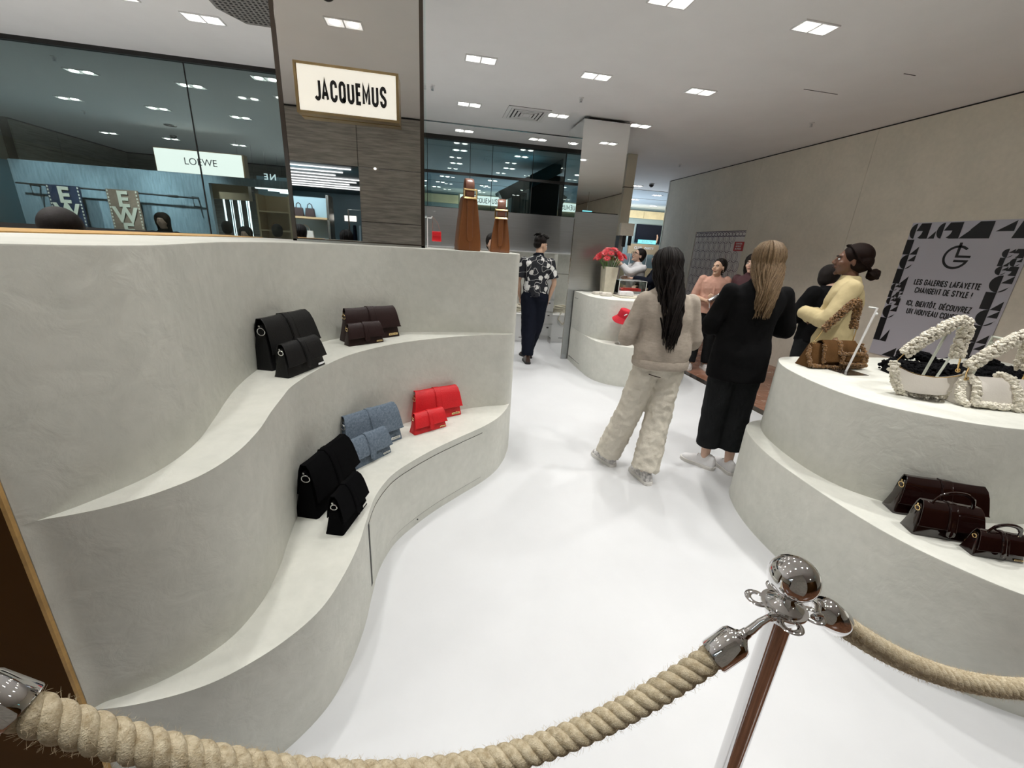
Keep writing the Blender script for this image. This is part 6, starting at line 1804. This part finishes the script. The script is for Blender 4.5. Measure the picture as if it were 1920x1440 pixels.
def top(root, J, m_, bottom=0.0, thick=0.018, rs_=0.062, re=0.055, rw=0.045, to=1.0, vs=0.012, disp=0.008, dsc=0.07, hemr=(0.165, 0.12), name='top', collar=0.05, waistk=1.0, blouse=0.0, shoulder=0.0):
    mb = MB()
    pel, wai, che, nek = (Vector(J[k]) for k in ('pel', 'wai', 'che', 'nek'))
    ys = J.get('yaw_s', 0); t = thick
    st = [(pel + Vector((0, 0, bottom)), hemr[0], hemr[1])]
    if bottom < -0.02: st.append((pel + Vector((0, 0, 0.02)), hemr[0]*0.98, hemr[1]*0.98))
    st += [(lerp(pel, wai, 0.7), (0.140+t+blouse)*waistk, 0.098+t+blouse, 0), (wai, (0.132+t+blouse)*waistk, 0.094+t+blouse, ys*0.2), (lerp(wai, che, 0.5), 0.142+t, 0.102+t, ys*0.6), (che, 0.158+t, 0.110+t, ys),
           (lerp(che, nek, 0.45), 0.165+t+shoulder, 0.096+t*0.7, ys), (lerp(che, nek, 0.72), 0.135+t*0.6+shoulder, 0.080+t*0.4, ys), (lerp(che, nek, 0.95), 0.070+t*0.4, 0.064+t*0.3, ys), (nek + Vector((0, 0, collar-0.03)), 0.058+t*0.3, 0.056+t*0.3, ys)]
    torso(mb, st)
    for sd in ('L', 'R'):
        s_, e, w = Vector(J['sh'+sd]), Vector(J['elb'+sd]), Vector(J['wri'+sd])
        if to >= 1.0:
            end = lerp(e, w, min(1.0, to-1.0+0.0) if to < 2 else 1.0)
            pts = [s_, lerp(s_, e, 0.5), e, lerp(e, end, 0.5), end]; rad = [rs_, (rs_+re)/2, re, (re+rw)/2, rw]
        else:
            end = lerp(s_, e, to); pts = [s_, lerp(s_, end, 0.5), end]; rad = [rs_, rs_, re]
        P = cr_spline(pts, 4); m = len(pts); rr = []
        for i in range(len(P)):
            q = i/(len(P)-1)*(m-1); kk = min(int(q), m-2); f = q-kk
            rr.append(rad[kk]*(1-f)+rad[kk+1]*f)
        mb.tube(P, rr, 14, True)
        mb.ell(P[0], (rs_,)*3, None, 12, 8)
        if to >= 1.0: mb.ell(e, (re,)*3, None, 12, 8)
    o = obj(name, mb, m_, root)
    return remesh(o, vs, 3, disp, dsc)

def pose(h=1.68, **k):
    s = h/1.70
    J = dict(pel=(0, 0, 0.95), wai=(0, 0, 1.07), che=(0, 0, 1.27), nek=(0, -0.012, 1.455), hed=(0, 0.012, 1.585),
             hipL=(-0.085, 0, 0.90), hipR=(0.085, 0, 0.90), kneL=(-0.10, 0.012, 0.49), kneR=(0.10, 0.012, 0.49), ankL=(-0.10, -0.01, 0.085), ankR=(0.10, -0.01, 0.085),
             shL=(-0.165, -0.01, 1.375), shR=(0.165, -0.01, 1.375), elbL=(-0.215, -0.02, 1.115), elbR=(0.215, -0.02, 1.115), wriL=(-0.235, 0.05, 0.88), wriR=(0.235, 0.05, 0.88))
    J.update({q: v for q, v in k.items() if q in J})
    for q in list(J):
        J[q] = Vector(J[q])*s
    J['Rh'] = Matrix.Rotation(R(k.get('hyaw', 0)), 3, 'Z') @ Matrix.Rotation(R(k.get('hroll', 0)), 3, 'Y') @ Matrix.Rotation(R(k.get('hpitch', 0)), 3, 'X')
    J['yaw_s'] = R(k.get('yaw_s', 0)); J['hs'] = k.get('hs', 1.0)*s
    for q in ('handL', 'handR'):
        if q in k: J[q] = k[q]
    return J

# ---- woman in oatmeal jumper, back to the camera, weight on spread legs
# local frame: +Y is the way the person faces
w1 = thing('person', 'woman with long dark hair in oatmeal jumper and beige trousers, seen from behind', 'person', (1.555, 2.60, 0), R(-8))
J = pose(1.66, pel=(0.04, 0, 0.93), wai=(0.045, 0.0, 1.05), che=(0.03, 0.01, 1.26), nek=(0.0, 0.01, 1.45), hed=(-0.015, 0.045, 1.580),
         hipL=(-0.045, 0, 0.89), hipR=(0.125, 0, 0.89), kneL=(-0.12, 0.05, 0.47), kneR=(0.085, -0.03, 0.47), ankL=(-0.20, 0.135, 0.085), ankR=(0.02, -0.12, 0.085),
         shL=(-0.145, 0.0, 1.355), shR=(0.19, 0.0, 1.355), elbL=(-0.215, 0.05, 1.08), elbR=(0.27, 0.04, 1.07), wriL=(-0.10, 0.25, 1.15), wriR=(0.13, 0.24, 1.15), hpitch=-16, hyaw=6)
body_base(w1, J, 'skin', 0.010)
trousers(w1, J, 'linen', 0.100, 0.094, 0.102, 0.035, 0.010, 0.030, 0.050, -0.03)
obj('pocket_welt', MB().tube([(-0.075, -0.118, 0.835), (-0.025, -0.123, 0.822), (0.01, -0.122, 0.815)], 0.003, 6), 'leather_br', w1)
top(w1, J, 'knit', 0.005, 0.024, 0.060, 0.066, 0.050, 2.0, 0.010, 0.018, 0.10, (0.188, 0.142), 'jumper', 0.05, 1.05, 0.028, 0.0)
hm_ = MB(); torso(hm_, [(J['pel'] + Vector((0, 0, -0.040)), 0.194, 0.146), (J['pel'] + Vector((0, 0, -0.030)), 0.198, 0.150), (J['pel'] + Vector((0, 0, 0.010)), 0.198, 0.150), (J['pel'] + Vector((0, 0, 0.020)), 0.192, 0.144)])
obj('ribbed_hem', hm_, 'knit', w1)
hm = MB(); locks(hm, J['hed'], J['Rh'], J['hs'], 0.54, 210, 0.1, 0.200, 4, 0.030, 0.0088, 64, 0.05, 0.85, 0.16)
hair_cap(w1, J['hed'], J['Rh'], J['hs'], 'hair_k', 0, 0.99)
obj('hair_locks', hm, 'hair_k', w1)
shoe(w1, J['ankL'], R(28), 'shoe_mix'); shoe(w1, J['ankR'], R(12), 'shoe_mix')

# ---- blonde woman in black coat
w2 = thing('person', 'woman with long dark-blonde hair in black jacket and white sneakers, seen from behind', 'person', (2.235, 2.60, 0), R(-16))
J = pose(1.735, pel=(0.0, 0, 0.95), che=(0.02, 0.0, 1.28), nek=(0.03, 0.005, 1.46), hed=(0.035, 0.03, 1.590),
         hipL=(-0.08, 0, 0.90), hipR=(0.08, 0, 0.90), kneL=(-0.075, 0.02, 0.49), kneR=(0.085, 0.01, 0.49), ankL=(-0.07, 0.02, 0.085), ankR=(0.10, -0.02, 0.085),
         shL=(-0.16, 0, 1.375), shR=(0.20, 0, 1.375), elbL=(-0.235, 0.04, 1.12), elbR=(0.29, 0.05, 1.13), wriL=(-0.08, 0.24, 1.17), wriR=(0.13, 0.24, 1.18), hyaw=10, hpitch=-4)
body_base(w2, J, 'skin_l', 0.010)
trousers(w2, J, 'velvet_k', 0.112, 0.096, 0.084, 0.13, 0.012, 0.012, 0.09, name='trousers')
top(w2, J, 'wool_k', -0.20, 0.026, 0.064, 0.066, 0.052, 2.0, 0.012, 0.012, 0.10, (0.205, 0.150), 'jacket', 0.055, 1.18, 0.0, 0.004)
hm = MB(); locks(hm, J['hed'], J['Rh'], J['hs'], 0.36, 200, 0.1, 0.19, 8, 0.018, 0.0095, 58, -0.02, 0.95, 0.40)
hair_cap(w2, J['hed'], J['Rh'], J['hs'], 'hair_bl', 0, 1.0)
obj('hair_locks', hm, 'hair_bl', w2)
shoe(w2, J['ankL'], R(50), 'shoe_w', 1.08); shoe(w2, J['ankR'], R(12), 'shoe_w', 1.0)

# ---- woman in pale yellow blazer with a low bun, turned to the left
w3 = thing('person', 'woman with auburn hair in a low bun and pale yellow blazer behind the right counter', 'person', (3.38, 2.92, 0), R(46))
J = pose(1.80, nek=(0.0, 0.005, 1.455), hed=(0.0, 0.03, 1.580), elbL=(-0.24, 0.08, 1.13), elbR=(0.24, 0.08, 1.12), wriL=(0.05, 0.24, 1.15), wriR=(0.03, 0.20, 1.13), hyaw=4,
         handL=(Vector((1, 0.1, 0)), Vector((0, -1, 0)), 0.3), handR=(Vector((-1, 0.1, 0)), Vector((0, -1, 0)), 0.3))
body_base(w3, J, 'skin_d', 0.007)
trousers(w3, J, 'navy', 0.10, 0.08, 0.07, 0.04, 0.014)
top(w3, J, 'blazer', -0.22, 0.026, 0.074, 0.070, 0.060, 2.0, 0.011, 0.016, 0.09, (0.20, 0.150), 'blazer', 0.045, 1.1, 0.0, 0.02)
obj('cuff', MB().tube([J['elbR'].lerp(J['wriR'], 0.55), J['elbR'].lerp(J['wriR'], 0.95)], [0.074, 0.070], 14), 'blazer', w3, bevel=0.01)
face_parts(w3, J['hed'], J['Rh'], J['hs'], 'leather_br')
hair_cap(w3, J['hed'] + J['Rh'] @ Vector((0, -0.008, 0.006)), J['Rh'], J['hs'], 'hair_br', 0, 1.04)
ob_ = MB(); ob_.ell(J['hed'] + J['Rh'] @ (Vector((0, -0.050, -0.008))*J['hs']), (0.090*J['hs'], 0.088*J['hs'], 0.082*J['hs']), J['Rh'], 20, 14)
obj('hair_back', ob_, 'hair_br', w3)
hm = MB()
for k in range(70):
    a = R(-115 + 230*(k+0.5)/70); d = Vector((math.sin(a)*0.098, -0.02+0.075*math.cos(a)*0.6, 0))
    pts = [J['hed'] + J['Rh'] @ (Vector((math.sin(a)*0.040, 0.060 - 0.02*abs(math.sin(a)), 0.108))*J['hs']), J['hed'] + J['Rh'] @ (Vector((math.sin(a)*0.088, 0.012, 0.070))*J['hs']),
           J['hed'] + J['Rh'] @ (Vector((math.sin(a)*0.092, -0.045, -0.005))*J['hs']), J['hed'] + J['Rh'] @ (Vector((math.sin(a)*0.05, -0.115, -0.05))*J['hs']), J['hed'] + J['Rh'] @ (Vector((0, -0.13, -0.075))*J['hs'])]
    hm.tube(cr_spline(pts, 3), 0.0085, 5)
obj('hair_locks', hm, 'hair_br', w3)
bn = MB(); bn.ell(J['hed'] + J['Rh'] @ (Vector((0, -0.155, -0.095))*J['hs']), (0.046, 0.046, 0.042))
for k in range(7): bn.torus(J['hed'] + J['Rh'] @ (Vector((0, -0.155, -0.095))*J['hs']), 0.030+0.002*k, 0.011, (math.sin(k), math.cos(k*1.7), math.sin(k*2.3)), 16, 6)
obj('bun', bn, 'hair_br', w3)
shoe(w3, J['ankL'], 0, 'shoe_br'); shoe(w3, J['ankR'], 0, 'shoe_br')
# ---- person in black behind her
w4 = thing('person', 'person in black mostly hidden behind the woman in the yellow blazer', 'person', (3.82, 3.50, 0), R(0))
J = pose(1.66, elbL=(-0.24, 0.06, 1.14), elbR=(0.24, 0.06, 1.14), wriL=(0.02, 0.22, 1.20), wriR=(-0.05, 0.22, 1.22), hed=(0.03, 0.05, 1.55), hyaw=-70)
body_base(w4, J, 'skin_l', 0.014)
trousers(w4, J, 'velvet_k', vs=0.016); top(w4, J, 'wool_k', -0.05, 0.034, 0.085, 0.075, 0.055, 2.0, 0.014, 0.02, 0.1, (0.18, 0.14), 'hooded_top', 0.05, 1.05, 0, 0.02)
hair_cap(w4, J['hed'], J['Rh'], J['hs'], 'hair_k', 0, 1.06)
shoe(w4, J['ankL'], 0, 'shoe_br'); shoe(w4, J['ankR'], 0, 'shoe_br')

# ---- woman in peach shirt holding a bottle
w5 = thing('person', 'woman in peach linen shirt with dark hair tied up, holding a steel bottle', 'person', (4.02, 5.50, 0), R(150))
J = pose(1.63, nek=(0, 0.005, 1.445), hed=(-0.01, 0.03, 1.570), shL=(-0.165, 0, 1.385), shR=(0.165, 0, 1.385),
         elbL=(-0.235, 0.02, 1.12), elbR=(0.245, -0.01, 1.12), wriL=(-0.07, 0.19, 1.13), wriR=(0.08, 0.17, 1.08), hyaw=-38, hpitch=3, hroll=4,
         kneL=(-0.09, 0.03, 0.49), kneR=(0.10, 0.0, 0.49), ankL=(-0.10, 0.03, 0.085), ankR=(0.12, 0.13, 0.085),
         handL=(Vector((0.9, 0.15, 0.2)), Vector((0.1, -1, 0.2)), 0.55), handR=(Vector((-0.85, 0.2, 0.15)), Vector((0, -1, 0)), 0.5))
body_base(w5, J, 'skin', 0.006)
trousers(w5, J, 'velvet_k', 0.10, 0.078, 0.066, 0.05, 0.012, 0.01, 0.08)
top(w5, J, 'peach', -0.06, 0.020, 0.064, 0.062, 0.050, 0.98, 0.009, 0.016, 0.08, (0.175, 0.130), 'shirt', 0.01, 1.12, 0.01, 0.01)
cl = MB()
for sx in (-1, 1):
    c0 = J['nek'] + Vector((0, 0.0, 0.0))
    cl.add([c0 + Vector(p) for p in ((sx*0.005, 0.085, -0.045), (sx*0.060, 0.055, 0.015), (sx*0.075, 0.070, -0.035), (sx*0.035, 0.105, -0.085))] + [c0 + Vector(p) + Vector((0, -0.008, 0)) for p in ((sx*0.005, 0.085, -0.045), (sx*0.060, 0.055, 0.015), (sx*0.075, 0.070, -0.035), (sx*0.035, 0.105, -0.085))],
           [(0, 1, 2, 3), (7, 6, 5, 4), (0, 4, 5, 1), (1, 5, 6, 2), (2, 6, 7, 3), (3, 7, 4, 0)])
obj('collar', cl, 'peach', w5)
obj('placket', MB().tube([J['nek'] + Vector((0, 0.11, -0.10)), J['che'] + Vector((0, 0.135, -0.02)), J['wai'] + Vector((0, 0.135, 0))], 0.010, 8, True, 0.3, (0, 1, 0)), 'peach', w5)
face_parts(w5, J['hed'], J['Rh'], J['hs'])
hair_cap(w5, J['hed'] + J['Rh'] @ Vector((0, -0.020, 0.012)), J['Rh'], J['hs'], 'hair_k', 0, 1.06)
obj('hair_bun', MB().ell(J['hed'] + J['Rh'] @ Vector((0, -0.10, 0.06)), (0.045, 0.045, 0.045)), 'hair_k', w5)
obj('earring', MB().torus(tuple(J['hed'] + J['Rh'] @ Vector((-0.078, 0.0, -0.055))), 0.012, 0.0025, (1, 0, 0), 14, 6), 'silver', w5)
shoe(w5, J['ankL'], R(20), 'shoe_mix'); shoe(w5, J['ankR'], R(-10), 'shoe_mix')
bt = thing('water_bottle', 'small steel bottle held by the woman in the peach shirt', 'bottle', tuple(w5.matrix_basis @ Vector((0.02, 0.235, 1.115))))
bt.location = Matrix.Rotation(R(150), 4, 'Z') @ Vector((-0.01, 0.245, 1.09)) + Vector((4.02, 5.50, 0))
bt.rotation_euler = (R(10), R(50), 0)
obj('body', MB().lathe([(0, -0.08), (0.030, -0.08), (0.032, -0.07), (0.032, 0.04), (0.020, 0.060), (0, 0.060)], 20), 'bottle', bt)
obj('cap', MB().lathe([(0, 0.060), (0.021, 0.060), (0.021, 0.085), (0, 0.085)], 16), 'white', bt)
ph = thing('phone', 'thin white-edged phone held low by the woman in the peach shirt', 'phone', (0, 0, 0))
ph.location = Matrix.Rotation(R(150), 4, 'Z') @ Vector((0.03, 0.215, 1.00)) + Vector((4.02, 5.50, 0)); ph.rotation_euler = (0.1, 0.15, R(150))
obj('body', MB().box((0, 0, 0), (0.012, 0.010, 0.12)), 'white', ph, bevel=0.003)
# ---- dark haired woman beside her
w6 = thing('person', 'woman with long dark hair and maroon top, partly hidden by the blonde woman', 'person', (4.17, 5.00, 0), R(118))
J = pose(1.70, hyaw=2)
body_base(w6, J, 'skin_l', 0.008)
trousers(w6, J, 'velvet_k', vs=0.016); top(w6, J, 'maroon', -0.02, 0.02, 0.064, 0.058, 0.048, 2.0, 0.012, 0.012, 0.1, name='top')
face_parts(w6, J['hed'], J['Rh'], J['hs'])
hm = MB(); locks(hm, J['hed'], J['Rh'], J['hs'], 0.40, 90, 0.1, 0.10, 3, 0.012, 0.014, 62, 0, 1.0, 0.7)
hair_cap(w6, J['hed'], J['Rh'], J['hs'], 'hair_k', 0, 1.06); obj('hair_locks', hm, 'hair_k', w6)
shoe(w6, J['ankL'], 0, 'shoe_br'); shoe(w6, J['ankR'], 0, 'shoe_br')

# ---- man in floral shirt, walking away
m1 = thing('person', 'man in black and white floral shirt and navy trousers, seen from behind', 'person', (1.42, 5.78, 0), R(-6))
J = pose(1.775, pel=(0, 0, 0.95), hed=(0.03, 0.05, 1.585), nek=(0.01, 0.0, 1.455), hipL=(-0.08, 0, 0.90), hipR=(0.08, 0, 0.90), kneL=(-0.06, 0.0, 0.49), kneR=(0.05, 0.08, 0.49), ankL=(-0.055, -0.08, 0.085), ankR=(-0.02, 0.22, 0.10),
         shL=(-0.18, 0, 1.375), shR=(0.18, 0, 1.375), elbL=(-0.235, 0.02, 1.12), elbR=(0.245, -0.02, 1.12), wriL=(-0.20, 0.10, 0.90), wriR=(0.20, 0.06, 0.88), hyaw=-48, hpitch=-12)
body_base(m1, J, 'skin', 0.0065)
trousers(m1, J, 'navy', 0.120, 0.108, 0.085, 0.05, 0.012, 0.014, 0.08)
top(m1, J, 'floral', -0.035, 0.022, 0.062, 0.074, 0.07, 0.80, 0.009, 0.012, 0.09, (0.172, 0.130), 'shirt', 0.045, 1.08, 0.008, 0.015)
face_parts(m1, J['hed'], J['Rh'], J['hs'])
hc = MB()
def Ph(x, y, z): return J['hed'] + J['Rh'] @ (Vector((x, y, z))*J['hs'])
hc.ell(Ph(0, -0.022, 0.048), (0.083, 0.098, 0.080), J['Rh'], 20, 14); hc.ell(Ph(0, -0.062, 0.0), (0.066, 0.050, 0.060), J['Rh'], 16, 10); hc.ell(Ph(0, 0.04, 0.098), (0.058, 0.05, 0.030), J['Rh'], 16, 10)
remesh(obj('hair', hc, 'hair_k', m1), 0.008, 1)
hm = MB(); rg = random.Random(2)
for k in range(150):
    u = rg.uniform(-1, 1); v = rg.uniform(-1, 1)
    p = Ph(0.06*u, -0.02+0.085*v, 0.10+0.025*(1-u*u))
    hm.tube([p, p + J['Rh'] @ Vector((rg.uniform(-.01, .01), 0.012, 0.010)), p + J['Rh'] @ Vector((rg.uniform(-.02, .02), 0.022, 0.006+0.015*rg.random()))], [0.007, 0.006, 0.002], 5)
obj('hair_locks', hm, 'hair_k', m1)
obj('collar', MB().tube([J['nek'] + Vector((-0.06, 0.03, 0.0)), J['nek'] + Vector((-0.045, -0.045, 0.02)), J['nek'] + Vector((0.045, -0.045, 0.02)), J['nek'] + Vector((0.06, 0.03, 0.0))], 0.020, 8), 'navy', m1)
shoe(m1, J['ankL'], R(5), 'shoe_br', 1.1, 0, 'black'); shoe(m1, J['ankR'], R(30), 'shoe_br', 1.1, 0, 'black')

# ---- two women hugging by the counter
w7 = thing('person', 'woman in white pinstripe shirt and black glasses looking up, hugging a friend', 'person', (3.48, 6.92, 0), R(100))
J = pose(1.72, hpitch=18, hyaw=0, hed=(0, 0.0, 1.575), elbL=(-0.10, 0.22, 1.30), elbR=(0.22, 0.05, 1.12), wriL=(0.02, 0.30, 1.42), wriR=(0.06, 0.22, 1.20),
         handL=(Vector((0.5, 0.6, 0.5)), Vector((0.5, -0.5, 0)), 0.5), handR=(Vector((-1, 0.2, 0)), Vector((0, -1, 0)), 0.4))
body_base(w7, J, 'skin_l', 0.007)
trousers(w7, J, 'velvet_k', vs=0.016); top(w7, J, 'shirt_w', -0.10, 0.024, 0.068, 0.062, 0.050, 1.9, 0.010, 0.016, 0.09, name='shirt')
face_parts(w7, J['hed'], J['Rh'], J['hs'], glasses=True)
hair_cap(w7, J['hed'] + J['Rh'] @ Vector((0, -0.014, 0.008)), J['Rh'], J['hs'], 'hair_k', 0, 1.06)
shoe(w7, J['ankL'], 0, 'shoe_br'); shoe(w7, J['ankR'], 0, 'shoe_br')
w8 = thing('person', 'woman with blonde bob and navy jacket leaning in to the woman with glasses', 'person', (3.71, 6.55, 0), R(75))
J = pose(1.70, hyaw=20, hroll=-10, hed=(-0.03, 0.05, 1.57), elbL=(-0.20, 0.20, 1.20), elbR=(0.2, 0.14, 1.12), wriL=(0.02, 0.38, 1.22), wriR=(0.02, 0.32, 1.10),
         handL=(Vector((0.6, 0.8, 0.1)), Vector((0, 0, -1)), 0.4), handR=(Vector((-0.8, 0.6, 0)), Vector((0, 0, -1)), 0.4))
body_base(w8, J, 'skin_l', 0.008)
trousers(w8, J, 'navy', vs=0.016); top(w8, J, 'navy', -0.15, 0.032, 0.078, 0.070, 0.056, 2.0, 0.012, 0.016, 0.1, (0.19, 0.14), 'jacket', 0.05, 1.1, 0, 0.02)
hm = MB(); locks(hm, J['hed'], J['Rh'], J['hs'], 0.11, 90, 0.1, 0.07, 3, 0.010, 0.015, 60, 0, 1.0, 0.9)
hair_cap(w8, J['hed'], J['Rh'], J['hs'], 'hair_bl', 0, 1.08); obj('hair_locks', hm, 'hair_bl', w8)
face_parts(w8, J['hed'], J['Rh'], J['hs'], brows='hair_br')
obj('bag_strap', MB().tube([J['shR'] + Vector((-0.02, -0.08, 0.02)), J['che'] + Vector((0.1, -0.155, -0.05)), J['pel'] + Vector((-0.1, -0.16, 0.05))], 0.008, 6), 'silver', w8)
shoe(w8, J['ankL'], 0, 'shoe_br'); shoe(w8, J['ankR'], 0, 'shoe_br')

# ---- shoppers seen only as dark heads behind the counter
def bystander(label, x, y, h, rz, cloth='wool_k', hair='hair_k', long=False, group='shoppers seen only as heads'):
    t = thing('person', label, 'person', (x, y, 0), rz, group)
    J = pose(h)
    body_base(t, J, 'skin_l', 0.016)
    trousers(t, J, 'velvet_k', vs=0.02); top(t, J, cloth, 0.0, 0.026, 0.066, 0.06, 0.05, 2.0, 0.018)
    hair_cap(t, J['hed'], J['Rh'], J['hs'], hair, 0, 1.08)
    if long:
        hm = MB(); locks(hm, J['hed'], J['Rh'], J['hs'], 0.3, 60, 0.1, 0.09, 3, 0.008, 0.017, 60, 0, 1.0, 0.8); obj('hair_locks', hm, hair, t)
    shoe(t, J['ankL'], 0, 'shoe_br'); shoe(t, J['ankR'], 0, 'shoe_br')
    return t
bystander('person with black hair close behind the left end of the counter', -1.98, 2.78, 1.665, R(10), 'wool_k', 'hair_k', False)
bystander('person with black hair and red collar behind the bucket bags, between them', 0.76, 5.62, 1.76, R(170), 'maroon', 'hair_k')
bystander('person with brown hair peeking left of the taller bucket bag', 0.36, 5.75, 1.67, R(40), 'tan', 'hair_br')
bystander('long-haired person leftmost of the heads in the boutique entrance', -4.62, 8.6, 1.80, R(190), 'wool_k', 'hair_br', True)
bystander('short-haired person second from left in the boutique entrance', -3.78, 9.0, 1.74, R(10), 'navy', 'hair_k')
bystander('person with rounded black hair at the middle of the boutique entrance', -3.25, 8.4, 1.66, R(180), 'wool_k', 'hair_k', True)
bystander('short-haired person in blue at the right of the boutique entrance', -2.83, 8.7, 1.74, R(20), 'navy', 'hair_k')
bystander('person in black mirrored at the left edge of the pillar', -2.15, -1.35, 1.74, R(180), 'wool_k', 'hair_k', True)
bystander('person in black mirrored at the middle foot of the pillar', -1.42, -1.3, 1.70, R(170), 'wool_k', 'hair_k', True)
